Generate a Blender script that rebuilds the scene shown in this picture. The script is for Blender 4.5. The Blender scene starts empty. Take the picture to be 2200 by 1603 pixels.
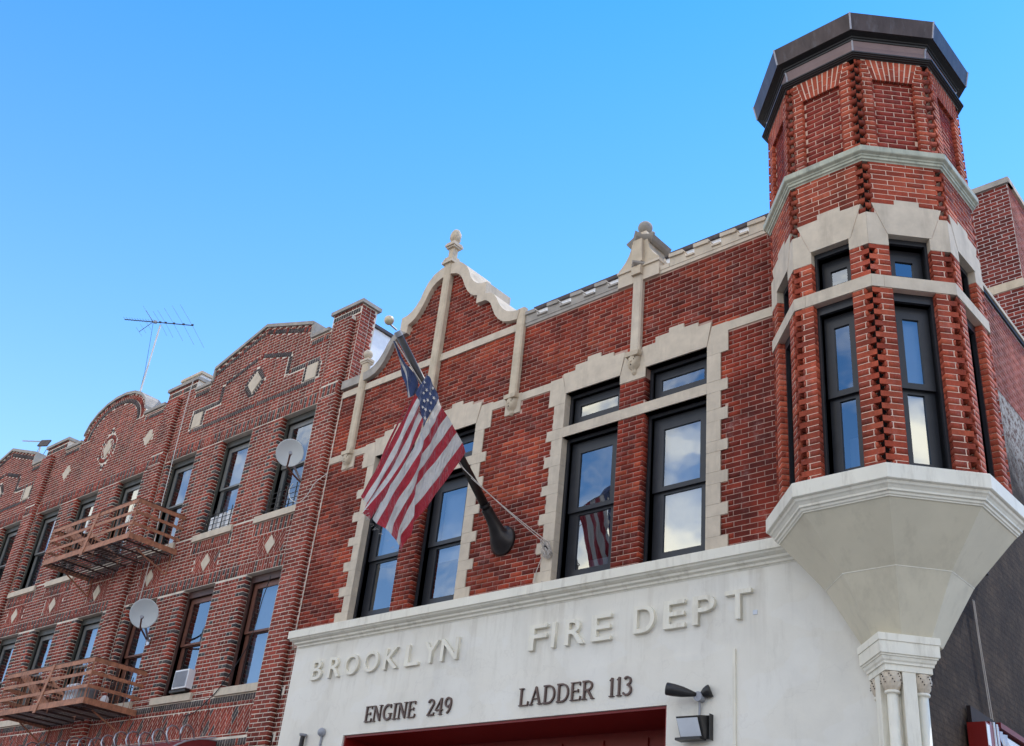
import bpy, math, random
import numpy as np
from mathutils import Vector, Matrix
from mathutils.geometry import tessellate_polygon
R = math.radians
random.seed(7)
rnd = random.random
SC = bpy.context.scene
COL = SC.collection

# ------------------------------------------------------------------ camera
FX = 2318.63 / 2200.0
cam = bpy.data.cameras.new('camera')
cam.sensor_width = 36.0
cam.lens = FX * 36.0
cam.clip_start = 0.1
cam.clip_end = 3000
camo = bpy.data.objects.new('camera', cam)
COL.objects.link(camo)
# eye height is z = 0, the street lies at z = -1.6
AX = Vector((0.7430754, 0.66204563, 0.09764489))
AY = Vector((0.26714196, -0.42723593, 0.86377349))
AZ = Vector((0.61357487, -0.61576378, -0.49432868))
CAMLOC = Vector((0, -10, 0))
camo.matrix_world = Matrix(((AX.x, AY.x, AZ.x, 0), (AX.y, AY.y, AZ.y, -10), (AX.z, AY.z, AZ.z, 0), (0, 0, 0, 1)))
SC.camera = camo
SC.render.resolution_x, SC.render.resolution_y = 1024, 746

# ------------------------------------------------------------------ light
SUN_ELEV, SUN_AZ = 58.0, 14.0          # azimuth measured from +Y towards +X
w = bpy.data.worlds.new('World')
SC.world = w
w.use_nodes = True
nt = w.node_tree
N = nt.nodes
for n in list(N):
    N.remove(n)
L = nt.links
out = N.new('ShaderNodeOutputWorld')
bg = N.new('ShaderNodeBackground')
sky = N.new('ShaderNodeTexSky')
sky.sky_type = 'NISHITA'
sky.sun_disc = False
sky.sun_elevation = R(SUN_ELEV)
sky.sun_rotation = R(SUN_AZ)
sky.air_density = 1.0
sky.dust_density = 0.05
sky.ozone_density = 1.5
hs = N.new('ShaderNodeHueSaturation')
hs.inputs['Hue'].default_value = 0.485
hs.inputs['Saturation'].default_value = 1.2
hs.inputs['Value'].default_value = 2.6
L.new(sky.outputs[0], hs.inputs['Color'])
# the blue deepens overhead and pales towards the horizon
tc0 = N.new('ShaderNodeTexCoord')
sp0 = N.new('ShaderNodeSeparateXYZ')
L.new(tc0.outputs['Generated'], sp0.inputs[0])
rg0 = N.new('ShaderNodeValToRGB')
e0 = rg0.color_ramp.elements
e0[0].position, e0[0].color = 0.30, (0.98, 0.78, 0.85, 1)
e0[1].position, e0[1].color = 0.80, (0.24, 0.57, 0.88, 1)
L.new(sp0.outputs['Z'], rg0.inputs[0])
ml0 = N.new('ShaderNodeMixRGB')
ml0.blend_type = 'MULTIPLY'
ml0.inputs[0].default_value = 1.0
L.new(hs.outputs[0], ml0.inputs[1])
L.new(rg0.outputs[0], ml0.inputs[2])
# broken white clouds fill the sky behind the camera; the windows mirror them
tc = N.new('ShaderNodeTexCoord')
sep = N.new('ShaderNodeSeparateXYZ')
L.new(tc.outputs['Generated'], sep.inputs[0])
msk = N.new('ShaderNodeMapRange')
msk.inputs['From Min'].default_value = 0.12
msk.inputs['From Max'].default_value = -0.25
L.new(sep.outputs['Y'], msk.inputs['Value'])
noi = N.new('ShaderNodeTexNoise')
noi.inputs['Scale'].default_value = 3.1
noi.inputs['Detail'].default_value = 7
noi.inputs['Roughness'].default_value = 0.52
mp = N.new('ShaderNodeMapping')
mp.inputs['Scale'].default_value = (1, 1, 2.0)
mp.inputs['Location'].default_value = (8.5, 1.4, 5.7)
L.new(tc.outputs['Generated'], mp.inputs[0])
L.new(mp.outputs[0], noi.inputs['Vector'])
cr = N.new('ShaderNodeMapRange')
cr.interpolation_type = 'SMOOTHSTEP'
cr.inputs['From Min'].default_value = 0.45
cr.inputs['From Max'].default_value = 0.66
L.new(noi.outputs[0], cr.inputs['Value'])
mu = N.new('ShaderNodeMath')
mu.operation = 'MULTIPLY'
L.new(cr.outputs[0], mu.inputs[0])
L.new(msk.outputs[0], mu.inputs[1])
mx = N.new('ShaderNodeMixRGB')
mx.inputs[2].default_value = (24.0, 21.4, 16.2, 1)
L.new(mu.outputs[0], mx.inputs[0])
L.new(ml0.outputs[0], mx.inputs[1])
L.new(mx.outputs[0], bg.inputs['Color'])
bg.inputs['Strength'].default_value = 0.12
L.new(bg.outputs[0], out.inputs[0])

sl = bpy.data.lights.new('sun', 'SUN')
sl.energy = 2.4
sl.angle = R(0.6)
sl.color = (1.0, 0.95, 0.87)
so = bpy.data.objects.new('sun', sl)
COL.objects.link(so)
sd = Vector((math.sin(R(SUN_AZ)) * math.cos(R(SUN_ELEV)), math.cos(R(SUN_AZ)) * math.cos(R(SUN_ELEV)), math.sin(R(SUN_ELEV))))
so.rotation_euler = sd.to_track_quat('Z', 'Y').to_euler()
so.location = sd * 60
SC.view_settings.view_transform = 'Standard'
SC.view_settings.look = 'None'
SC.view_settings.gamma = 1
SC.view_settings.exposure = 0.35
SC.view_settings.use_curve_mapping = False

# ------------------------------------------------------------------ materials
def lin(h):
    h = h.lstrip('#')
    r = [int(h[i:i + 2], 16) / 255 for i in (0, 2, 4)]
    return tuple((c / 12.92 if c <= 0.04045 else ((c + 0.055) / 1.055) ** 2.4) for c in r) + (1,)

class MatB:
    def __init__(s, name, rough=0.8, metal=0.0, spec=0.4):
        s.m = bpy.data.materials.new(name)
        s.m.use_nodes = True
        s.t = s.m.node_tree
        s.b = s.t.nodes['Principled BSDF']
        s.b.inputs['Roughness'].default_value = rough
        s.b.inputs['Metallic'].default_value = metal
        s.b.inputs['Specular IOR Level'].default_value = spec
        s.geo = s.t.nodes.new('ShaderNodeNewGeometry')
    def noise(s, scale, detail=4, rough=0.6, stretch=(1, 1, 1)):
        mp = s.t.nodes.new('ShaderNodeMapping')
        mp.inputs['Scale'].default_value = stretch
        s.t.links.new(s.geo.outputs['Position'], mp.inputs[0])
        n = s.t.nodes.new('ShaderNodeTexNoise')
        n.inputs['Scale'].default_value = scale
        n.inputs['Detail'].default_value = detail
        n.inputs['Roughness'].default_value = rough
        s.t.links.new(mp.outputs[0], n.inputs['Vector'])
        return n.outputs[0]
    def ramp(s, fac, stops):
        r = s.t.nodes.new('ShaderNodeValToRGB')
        e = r.color_ramp.elements
        while len(e) > 1:
            e.remove(e[-1])
        e[0].position, e[0].color = stops[0][0], stops[0][1]
        for p, c in stops[1:]:
            k = e.new(p)
            k.color = c
        s.t.links.new(fac, r.inputs[0])
        return r.outputs[0]
    def mixc(s, fac, a, b, mode='MIX'):
        n = s.t.nodes.new('ShaderNodeMixRGB')
        n.blend_type = mode
        for i, v in ((0, fac), (1, a), (2, b)):
            if isinstance(v, (int, float, tuple)):
                n.inputs[i].default_value = v
            else:
                s.t.links.new(v, n.inputs[i])
        return n.outputs[0]
    def math(s, op, a, b=0.0):
        n = s.t.nodes.new('ShaderNodeMath')
        n.operation = op
        for i, v in ((0, a), (1, b)):
            if isinstance(v, (int, float)):
                n.inputs[i].default_value = v
            else:
                s.t.links.new(v, n.inputs[i])
        return n.outputs[0]
    def color(s, c):
        if isinstance(c, tuple):
            s.b.inputs['Base Color'].default_value = c
        else:
            s.t.links.new(c, s.b.inputs['Base Color'])
        return s
    def bump(s, h, strength=0.3, dist=0.005):
        n = s.t.nodes.new('ShaderNodeBump')
        n.inputs['Strength'].default_value = strength
        n.inputs['Distance'].default_value = dist
        s.t.links.new(h, n.inputs['Height'])
        s.t.links.new(n.outputs[0], s.b.inputs['Normal'])
        return s
def W1(v): return (v, v, v, 1)
BLACK, WHITE = W1(0), W1(1)

def brick_mat(name, stops, bloom=0.25, bloomc=(0.55, 0.36, 0.33, 1)):
    m = MatB(name, 0.85, spec=0.25)
    at = m.t.nodes.new('ShaderNodeAttribute')
    at.attribute_name = 'tone'
    oi = m.t.nodes.new('ShaderNodeObjectInfo')
    sp = m.t.nodes.new('ShaderNodeSeparateColor')
    m.t.links.new(oi.outputs['Color'], sp.inputs[0])
    one = m.math('MULTIPLY', sp.outputs[0], m.math('LESS_THAN', at.outputs['Fac'], 0.0001))
    tone = m.math('ADD', at.outputs['Fac'], one)
    base = m.ramp(tone, stops)
    n1 = m.noise(55, 5, 0.7)
    v = m.ramp(n1, [(0.25, W1(0.72)), (0.75, W1(1.22))])
    c = m.mixc(1.0, base, v, 'MULTIPLY')
    n2 = m.noise(3.2, 5, 0.72)
    n3 = m.noise(30, 4, 0.75)
    patch = m.math('MULTIPLY', m.ramp(n2, [(0.52, BLACK), (0.72, WHITE)]), m.ramp(n3, [(0.42, BLACK), (0.62, WHITE)]))
    c = m.mixc(m.math('MULTIPLY', patch, bloom), c, bloomc)
    dk = m.noise(1.1, 5, 0.65)
    c = m.mixc(1.0, c, m.ramp(dk, [(0.33, W1(0.60)), (0.62, W1(1.12))]), 'MULTIPLY')
    run = m.noise(4, 5, 0.65, (1, 1, 0.12))
    c = m.mixc(1.0, c, m.ramp(run, [(0.35, W1(0.70)), (0.55, W1(1.04))]), 'MULTIPLY')
    m.color(c).bump(n1, 0.5, 0.004)
    return m.m

DARKB = (0.055, 0.045, 0.045, 1)
M = {}
M['brick_fire'] = brick_mat('firehouse_brick', [(0.0, (0.12, 0.015, 0.008, 1)), (0.35, (0.23, 0.028, 0.013, 1)), (0.7, (0.31, 0.041, 0.018, 1)), (0.88, (0.41, 0.068, 0.028, 1)), (0.93, (0.36, 0.06, 0.03, 1)), (1.0, DARKB)], 0.42)
M['brick_tower'] = brick_mat('turret_brick', [(0.0, (0.22, 0.036, 0.018, 1)), (0.5, (0.35, 0.060, 0.029, 1)), (0.88, (0.47, 0.098, 0.047, 1)), (1.0, DARKB)], 0.3)
M['brick_panel'] = brick_mat('panel_brick', [(0.0, (0.17, 0.022, 0.014, 1)), (0.6, (0.26, 0.035, 0.022, 1)), (1.0, (0.36, 0.06, 0.034, 1))], 0.1)
M['brick_apt'] = brick_mat('apartment_brick', [(0.0, (0.18, 0.031, 0.020, 1)), (0.5, (0.28, 0.048, 0.029, 1)), (0.88, (0.36, 0.072, 0.045, 1)), (0.90, (0.115, 0.085, 0.078, 1)), (1.0, (0.060, 0.053, 0.054, 1))], 0.5, (0.46, 0.30, 0.27, 1))
M['brick_pink'] = brick_mat('side_wall_brick', [(0.0, (0.28, 0.07, 0.05, 1)), (0.6, (0.40, 0.11, 0.08, 1)), (1.0, (0.48, 0.15, 0.11, 1))], 0.4)
M['brick_bulk'] = brick_mat('block_brick', [(0.0, (0.12, 0.02, 0.015, 1)), (0.6, (0.20, 0.03, 0.02, 1)), (1.0, (0.30, 0.05, 0.033, 1))], 0.25)

def plain(name, c, rough=0.8, var=0.15, scale=6, metal=0, spec=0.4, bump=0.15, stain=None, stretch=(1, 1, 1)):
    m = MatB(name, rough, metal, spec)
    n = m.noise(scale, 6, 0.62, stretch)
    col = m.mixc(1.0, c, m.ramp(n, [(0.3, W1(1 - var)), (0.7, W1(1 + var))]), 'MULTIPLY')
    if stain:
        sc, amt, colr = stain
        n2 = m.noise(sc, 6, 0.7, (1, 1, 0.18))
        col = m.mixc(m.math('MULTIPLY', m.ramp(n2, [(0.52, BLACK), (0.74, WHITE)]), amt), col, colr)
    f = m.noise(90, 3, 0.6)
    m.color(col).bump(f, bump, 0.003)
    return m.m
M['mortar_fire'] = plain('firehouse_mortar', (0.50, 0.33, 0.26, 1), var=0.35, scale=2.2, stain=(1.6, 1.0, (0.20, 0.05, 0.035, 1)))
M['mortar_tower'] = plain('turret_mortar', (0.66, 0.47, 0.36, 1), var=0.15, scale=4)
M['mortar_apt'] = plain('apartment_mortar', (0.66, 0.58, 0.475, 1), var=0.2, scale=3)
M['mortar_bulk'] = plain('block_mortar', (0.52, 0.45, 0.42, 1), var=0.15)
M['void'] = plain('shade_and_metal_black', (0.016, 0.008, 0.007, 1))  # notch and hole shade put into the colour; also serves black metal
M['lime'] = plain('limestone', (0.565, 0.48, 0.37, 1), var=0.12, scale=5, stain=(4.5, 0.5, (0.30, 0.25, 0.19, 1)))
M['lime_g'] = plain('grey_limestone', (0.33, 0.30, 0.262, 1), var=0.2, scale=5, stain=(3, 0.6, (0.20, 0.185, 0.17, 1)))
M['lime_w'] = plain('warm_limestone', (0.53, 0.44, 0.32, 1), var=0.15, scale=6, stain=(5, 0.65, (0.24, 0.185, 0.13, 1)))
M['paint'] = plain('painted_stone', (0.755, 0.715, 0.60, 1), 0.6, var=0.06, scale=3, bump=0.06, stain=(7, 0.55, (0.40, 0.35, 0.26, 1)))
M['paint_green'] = plain('weathered_green_stone', (0.42, 0.43, 0.335, 1), 0.6, var=0.2, scale=6, stain=(6, 0.8, (0.15, 0.165, 0.135, 1)))
M['bowl'] = plain('painted_bowl', (0.62, 0.565, 0.43, 1), 0.55, var=0.06, scale=2.2, bump=0.12, stain=(4.0, 0.5, (0.40, 0.36, 0.27, 1)))
def stucco_mat():
    m = MatB('white_stucco', 0.7, spec=0.3)
    n = m.noise(0.9, 6, 0.6)
    c = m.ramp(n, [(0.3, (0.65, 0.62, 0.545, 1)), (0.5, (0.735, 0.70, 0.61, 1)), (0.72, (0.775, 0.745, 0.66, 1))])
    n2 = m.noise(5, 7, 0.75, (1, 1, 0.3))
    c = m.mixc(m.math('MULTIPLY', m.ramp(n2, [(0.54, BLACK), (0.78, WHITE)]), 0.45), c, (0.47, 0.43, 0.35, 1))
    # rain runs that start under the ledge and fade down the wall, patched paint further down
    sz = m.t.nodes.new('ShaderNodeSeparateXYZ')
    m.t.links.new(m.geo.outputs['Position'], sz.inputs[0])
    up_ = m.t.nodes.new('ShaderNodeMapRange')
    up_.inputs['From Min'].default_value = 3.1
    up_.inputs['From Max'].default_value = 4.3
    m.t.links.new(sz.outputs['Z'], up_.inputs['Value'])
    run_ = m.ramp(m.noise(7, 4, 0.6, (1, 1, 0.06)), [(0.52, BLACK), (0.72, WHITE)])
    c = m.mixc(m.math('MULTIPLY', m.math('MULTIPLY', run_, up_.outputs[0]), 0.5), c, (0.42, 0.37, 0.29, 1))
    pt_ = m.ramp(m.noise(1.3, 3, 0.4, (1, 1, 1.6)), [(0.53, BLACK), (0.545, WHITE)])
    c = m.mixc(m.math('MULTIPLY', pt_, 0.16), c, (0.80, 0.80, 0.77, 1))
    rs_ = m.ramp(m.noise(22, 4, 0.7, (1, 1, 0.35)), [(0.72, BLACK), (0.78, WHITE)])
    c = m.mixc(m.math('MULTIPLY', rs_, 0.35), c, (0.30, 0.17, 0.09, 1))
    # hairline cracks
    v = m.t.nodes.new('ShaderNodeTexVoronoi')
    v.feature = 'DISTANCE_TO_EDGE'
    v.inputs['Scale'].default_value = 0.55
    mp = m.t.nodes.new('ShaderNodeVectorMath')
    mp.operation = 'ADD'
    nn = m.t.nodes.new('ShaderNodeTexNoise')
    nn.inputs['Scale'].default_value = 2.5
    nn.inputs['Detail'].default_value = 6
    m.t.links.new(m.geo.outputs['Position'], nn.inputs['Vector'])
    m.t.links.new(m.geo.outputs['Position'], mp.inputs[0])
    m.t.links.new(nn.outputs['Color'], mp.inputs[1])
    m.t.links.new(mp.outputs[0], v.inputs['Vector'])
    ck = m.ramp(v.outputs['Distance'], [(0.0, WHITE), (0.006, BLACK)])
    c = m.mixc(m.math('MULTIPLY', ck, 0.13), c, (0.40, 0.36, 0.31, 1))
    m.color(c).bump(m.noise(7, 6, 0.6), 0.25, 0.012)
    return m.m
M['stucco'] = stucco_mat()
def side_mat():
    m = MatB('old_side_wall', 0.9, spec=0.2)
    sepn = m.t.nodes.new('ShaderNodeSeparateXYZ')
    m.t.links.new(m.geo.outputs['Position'], sepn.inputs[0])
    n = m.noise(2.2, 8, 0.68)
    n3 = m.noise(9, 6, 0.75)
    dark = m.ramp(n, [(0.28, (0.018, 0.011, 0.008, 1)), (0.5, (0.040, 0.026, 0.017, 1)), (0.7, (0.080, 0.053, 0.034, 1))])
    ta = m.t.nodes.new('ShaderNodeAttribute')
    ta.attribute_name = 'tone'
    dark = m.mixc(1.0, dark, m.ramp(ta.outputs['Fac'], [(0.0, W1(1.0)), (0.004, W1(0.82)), (0.9, W1(1.12))]), 'MULTIPLY')
    dark = m.mixc(m.ramp(n3, [(0.5, BLACK), (0.8, WHITE)]), dark, (0.022, 0.014, 0.010, 1))
    blot = m.ramp(m.noise(5.5, 7, 0.8, (1, 1, 1.8)), [(0.54, BLACK), (0.70, WHITE)])
    dark = m.mixc(m.math('MULTIPLY', blot, 0.55), dark, (0.115, 0.062, 0.036, 1))
    crs = m.t.nodes.new('ShaderNodeTexWave')
    crs.bands_direction = 'Z'
    crs.inputs['Scale'].default_value = 4.6
    crs.inputs['Distortion'].default_value = 0.6
    m.t.links.new(m.geo.outputs['Position'], crs.inputs['Vector'])
    dark = m.mixc(1.0, dark, m.ramp(crs.outputs['Fac'], [(0.0, W1(0.72)), (0.3, W1(1.03))]), 'MULTIPLY')
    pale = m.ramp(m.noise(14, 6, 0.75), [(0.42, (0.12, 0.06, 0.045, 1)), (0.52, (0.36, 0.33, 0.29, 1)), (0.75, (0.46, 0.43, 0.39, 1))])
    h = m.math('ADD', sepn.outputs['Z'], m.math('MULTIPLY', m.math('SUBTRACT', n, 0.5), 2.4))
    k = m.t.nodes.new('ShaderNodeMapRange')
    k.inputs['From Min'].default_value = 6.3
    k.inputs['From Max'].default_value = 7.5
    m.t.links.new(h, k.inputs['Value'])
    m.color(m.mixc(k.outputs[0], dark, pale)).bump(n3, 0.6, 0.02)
    return m.m
M['side'] = side_mat()
M['frame'] = plain('black_window_paint', (0.022, 0.023, 0.027, 1), 0.35, var=0.2, bump=0.05)
M['frame_apt'] = plain('dark_olive_window_paint', (0.055, 0.055, 0.045, 1), 0.5, var=0.2, bump=0.08)
M['frame_brown'] = plain('brown_window_paint', (0.075, 0.035, 0.028, 1), 0.5, var=0.25, bump=0.08)
M['sash_apt'] = plain('grey_sash_metal', (0.16, 0.16, 0.15, 1), 0.4, var=0.1, bump=0.03)
M['sash_brown'] = plain('brown_sash_wood', (0.14, 0.055, 0.035, 1), 0.5, var=0.2)
M['copper'] = plain('dark_roof_metal', (0.058, 0.042, 0.040, 1), 0.45, var=0.35, scale=7, metal=0.4, bump=0.04, stain=(9, 0.5, (0.15, 0.15, 0.16, 1)), stretch=(1, 1, 0.15))
M['copper_l'] = plain('pale_roof_seam', (0.32, 0.31, 0.33, 1), 0.45, metal=0.5)
M['frieze'] = plain('mauve_frieze_metal', (0.21, 0.145, 0.14, 1), 0.45, var=0.12, scale=3, metal=0.3, bump=0.04)
M['black_m'] = plain('black_metal', (0.018, 0.017, 0.017, 1), 0.4, var=0.2)
M['iron'] = plain('rusty_iron', (0.36, 0.15, 0.08, 1), 0.65, var=0.35, scale=12, stain=(12, 0.6, (0.12, 0.05, 0.035, 1)))
M['iron_d'] = plain('dark_rusty_iron', (0.07, 0.032, 0.022, 1), 0.7, var=0.3, scale=9)
M['silver'] = plain('silver_roof_coating', (0.88, 0.89, 0.90, 1), 0.5, var=0.06, scale=9, metal=0.0, bump=0.5)
M['pole'] = plain('bronze_pole_metal', (0.032, 0.028, 0.027, 1), 0.35, var=0.25, metal=0.4, bump=0.03)
M['gold'] = plain('weathered_gilt', (0.66, 0.56, 0.38, 1), 0.4, var=0.15, metal=0.2)
M['bronze'] = plain('bronze_letter_metal', (0.10, 0.062, 0.05, 1), 0.45, var=0.2, metal=0.3)
M['red_paint'] = plain('red_door_paint', (0.19, 0.006, 0.004, 1), 0.45, var=0.1, bump=0.03)
M['maroon'] = plain('maroon_awning_cloth', (0.16, 0.012, 0.014, 1), 0.6, var=0.2)
M['white_p'] = plain('white_plastic', (0.72, 0.72, 0.72, 1), 0.45, var=0.05)
M['grey_p'] = plain('grey_dish_paint', (0.47, 0.49, 0.48, 1), 0.5, var=0.05, scale=2)
M['lamp_grey'] = plain('grey_lamp_metal', (0.30, 0.31, 0.34, 1), 0.45, var=0.1)
M['darkpot'] = plain('grey_plastic', (0.16, 0.165, 0.17, 1), 0.6)
M['galv'] = plain('galvanised_metal', (0.42, 0.43, 0.46, 1), 0.35, metal=0.6)
M['rope'] = plain('weathered_rope', (0.50, 0.45, 0.40, 1), 0.9)
M['wire_w'] = plain('white_cable', (0.62, 0.60, 0.56, 1), 0.6)
M['wire_b'] = plain('black_cable', (0.015, 0.015, 0.018, 1), 0.6)
M['lens'] = plain('flood_lens', (0.55, 0.58, 0.62, 1), 0.2, var=0.05)
M['inside'] = plain('unlit_room_black', (0.025, 0.025, 0.03, 1), 0.9)
M['shade'] = plain('roller_shade_and_cloud_white', (0.75, 0.76, 0.76, 1), 0.8, var=0.03)
M['curtain'] = plain('grey_curtain', (0.32, 0.33, 0.38, 1), 0.9, var=0.2, stretch=(1, 1, 0.1), scale=20)
M['tarpaper'] = plain('roof_membrane', (0.12, 0.12, 0.12, 1), 0.9)
M['asphalt'] = plain('asphalt', (0.055, 0.055, 0.057, 1), 0.9, var=0.2)
M['concrete'] = plain('pavement_concrete', (0.30, 0.29, 0.27, 1), 0.9, var=0.1)
M['line'] = plain('road_paint', (0.7, 0.7, 0.68, 1), 0.7)
M['opp_brick'] = plain('opposite_brick', (0.30, 0.10, 0.07, 1), 0.9)
M['opp_pale'] = plain('opposite_render', (0.62, 0.58, 0.50, 1), 0.9)
M['f_red'] = plain('flag_red', (0.36, 0.010, 0.022, 1), 0.75, var=0.1, bump=0.1)
M['f_white'] = plain('flag_white', (0.58, 0.55, 0.51, 1), 0.75, var=0.06, bump=0.1)
M['f_blue'] = plain('flag_blue', (0.028, 0.050, 0.135, 1), 0.75, var=0.12, bump=0.1)
def cloth_wrinkles(m):
    t = m.node_tree
    b = t.nodes['Principled BSDF']
    g = t.nodes.new('ShaderNodeNewGeometry')
    mp_ = t.nodes.new('ShaderNodeMapping')
    mp_.inputs['Rotation'].default_value = (0.65, 0, 0)
    mp_.inputs['Scale'].default_value = (1, 1, 0.35)
    n_ = t.nodes.new('ShaderNodeTexNoise')
    n_.inputs['Scale'].default_value = 20
    n_.inputs['Detail'].default_value = 5
    bm_ = t.nodes.new('ShaderNodeBump')
    bm_.inputs['Strength'].default_value = 1.0
    bm_.inputs['Distance'].default_value = 0.06
    t.links.new(g.outputs['Position'], mp_.inputs[0])
    t.links.new(mp_.outputs[0], n_.inputs['Vector'])
    t.links.new(n_.outputs[0], bm_.inputs['Height'])
    t.links.new(bm_.outputs[0], b.inputs['Normal'])
for k in ('f_red', 'f_white', 'f_blue'):
    cloth_wrinkles(M[k])
    M[k].node_tree.nodes['Principled BSDF'].inputs['Sheen Weight'].default_value = 0.3
def glass_mat(name, refl=0.55, tint=(0.55, 0.62, 0.70, 1)):
    m = bpy.data.materials.new(name)
    m.use_nodes = True
    t = m.node_tree
    for n in list(t.nodes):
        t.nodes.remove(n)
    o = t.nodes.new('ShaderNodeOutputMaterial')
    g = t.nodes.new('ShaderNodeBsdfGlossy')
    g.inputs['Roughness'].default_value = 0.015
    g.inputs['Color'].default_value = (0.86, 0.93, 1.0, 1)
    tr = t.nodes.new('ShaderNodeBsdfTransparent')
    tr.inputs['Color'].default_value = tint
    fr = t.nodes.new('ShaderNodeFresnel')
    fr.inputs['IOR'].default_value = 1.7
    ad = t.nodes.new('ShaderNodeMath')
    ad.operation = 'ADD'
    ad.use_clamp = True
    ad.inputs[1].default_value = refl
    t.links.new(fr.outputs[0], ad.inputs[0])
    # old panes are never quite flat
    no = t.nodes.new('ShaderNodeTexNoise')
    no.inputs['Scale'].default_value = 1.6
    bm = t.nodes.new('ShaderNodeBump')
    bm.inputs['Strength'].default_value = 0.12
    bm.inputs['Distance'].default_value = 0.03
    ge = t.nodes.new('ShaderNodeNewGeometry')
    t.links.new(ge.outputs['Position'], no.inputs['Vector'])
    t.links.new(no.outputs[0], bm.inputs['Height'])
    t.links.new(bm.outputs[0], g.inputs['Normal'])
    mxx = t.nodes.new('ShaderNodeMixShader')
    t.links.new(ad.outputs[0], mxx.inputs[0])
    t.links.new(tr.outputs[0], mxx.inputs[1])
    t.links.new(g.outputs[0], mxx.inputs[2])
    t.links.new(mxx.outputs[0], o.inputs[0])
    return m
M['glass'] = glass_mat('window_glass', 0.19)
M['glass_apt'] = glass_mat('apartment_glass', 0.15, (0.45, 0.52, 0.62, 1))

# ------------------------------------------------------------------ mesh helpers
class Fr:
    """a wall frame: origin, along, up, outward"""
    def __init__(s, o, u, v=(0, 0, 1), n=None):
        s.o, s.u, s.v = Vector(o), Vector(u).normalized(), Vector(v).normalized()
        s.n = Vector(n).normalized() if n is not None else s.u.cross(s.v)
    def p(s, a, b, c=0.0):
        return s.o + s.u * a + s.v * b + s.n * c
F0 = Fr((0, 0, 0), (1, 0, 0), (0, 0, 1), (0, -1, 0))

class MB:
    def __init__(s):
        s.v, s.f, s.m = [], [], []
    def add(s, vs, fs, mi=0):
        b = len(s.v)
        s.v += [tuple(x) for x in vs]
        s.f += [tuple(b + i for i in f) for f in fs]
        s.m += [mi] * len(fs)
        return s
    def box(s, fr, u0, u1, v0, v1, n0, n1, mi=0):
        P = [fr.p(u, v, n) for n in (n0, n1) for v in (v0, v1) for u in (u0, u1)]
        return s.add(P, [(0, 2, 3, 1), (4, 5, 7, 6), (0, 1, 5, 4), (2, 6, 7, 3), (0, 4, 6, 2), (1, 3, 7, 5)], mi)
    def prism(s, fr, poly, n0, n1, holes=(), mi=0):
        loops = [list(poly)] + [list(h) for h in holes]
        flat = [p for l in loops for p in l]
        tris = tessellate_polygon([[Vector((p[0], p[1], 0)) for p in l] for l in loops])
        k = len(flat)
        vs = [fr.p(a, b, n1) for a, b in flat] + [fr.p(a, b, n0) for a, b in flat]
        fs = [tuple(t) for t in tris] + [(t[2] + k, t[1] + k, t[0] + k) for t in tris]
        b = 0
        for l in loops:
            n = len(l)
            for i in range(n):
                j = (i + 1) % n
                fs.append((b + i, b + j, b + j + k, b + i + k))
            b += n
        return s.add(vs, fs, mi)
    def tube(s, pts, r, seg=6, mi=0, cap=True, r1=None):
        pts = [Vector(p) for p in pts]
        n = len(pts)
        vs, fs = [], []
        up = Vector((0.13, 0.21, 0.97))
        for i, p in enumerate(pts):
            d = (pts[min(i + 1, n - 1)] - pts[max(i - 1, 0)])
            d = d.normalized() if d.length > 1e-9 else Vector((1, 0, 0))
            a = d.cross(up)
            a = a.normalized() if a.length > 1e-3 else d.cross(Vector((1, 0, 0))).normalized()
            c = d.cross(a)
            rr = r if r1 is None else r + (r1 - r) * i / (n - 1)
            for k in range(seg):
                t = 2 * math.pi * k / seg
                vs.append(p + a * (math.cos(t) * rr) + c * (math.sin(t) * rr))
        for i in range(n - 1):
            for k in range(seg):
                k2 = (k + 1) % seg
                fs.append((i * seg + k, i * seg + k2, (i + 1) * seg + k2, (i + 1) * seg + k))
        if cap:
            fs.append(tuple(range(seg))[::-1])
            fs.append(tuple((n - 1) * seg + k for k in range(seg)))
        return s.add(vs, fs, mi)
    def loft(s, c, prof, seg=8, phase=22.5, mi=0, apothem=True, cap0=True, cap1=True):
        """polygonal rings; prof is (radius or apothem, z)"""
        f = 1 / math.cos(math.pi / seg) if apothem else 1
        vs, fs = [], []
        for a, z in prof:
            for k in range(seg):
                t = R(phase) + 2 * math.pi * k / seg
                vs.append((c[0] + a * f * math.cos(t), c[1] + a * f * math.sin(t), z))
        for i in range(len(prof) - 1):
            for k in range(seg):
                k2 = (k + 1) % seg
                fs.append((i * seg + k, i * seg + k2, (i + 1) * seg + k2, (i + 1) * seg + k))
        n = len(prof)
        up = prof[-1][1] >= prof[0][1]
        if cap0:
            fs.append(tuple(range(seg))[::-1])
        if cap1:
            fs.append(tuple((n - 1) * seg + k for k in range(seg)))
        return s.add(vs, fs, mi)
    def build(s, name, mats, parent=None, smooth=False, kind=None, recalc=True):
        me = bpy.data.meshes.new(name)
        me.from_pydata(s.v, [], s.f)
        if not isinstance(mats, (list, tuple)):
            mats = [mats]
        for m in mats:
            me.materials.append(M[m] if isinstance(m, str) else m)
        if len(mats) > 1:
            me.polygons.foreach_set('material_index', s.m)
        if smooth:
            me.polygons.foreach_set('use_smooth', [True] * len(me.polygons))
        bmx = __import__('bmesh').new()
        bmx.from_mesh(me)
        if recalc:
            __import__('bmesh').ops.recalc_face_normals(bmx, faces=bmx.faces)
        bmx.to_mesh(me)
        bmx.free()
        o = bpy.data.objects.new(name, me)
        COL.objects.link(o)
        if parent:
            o.parent = parent
            o.matrix_parent_inverse = Matrix.Translation(-world_loc(parent))
        if kind:
            o['kind'] = kind
        return o

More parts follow.
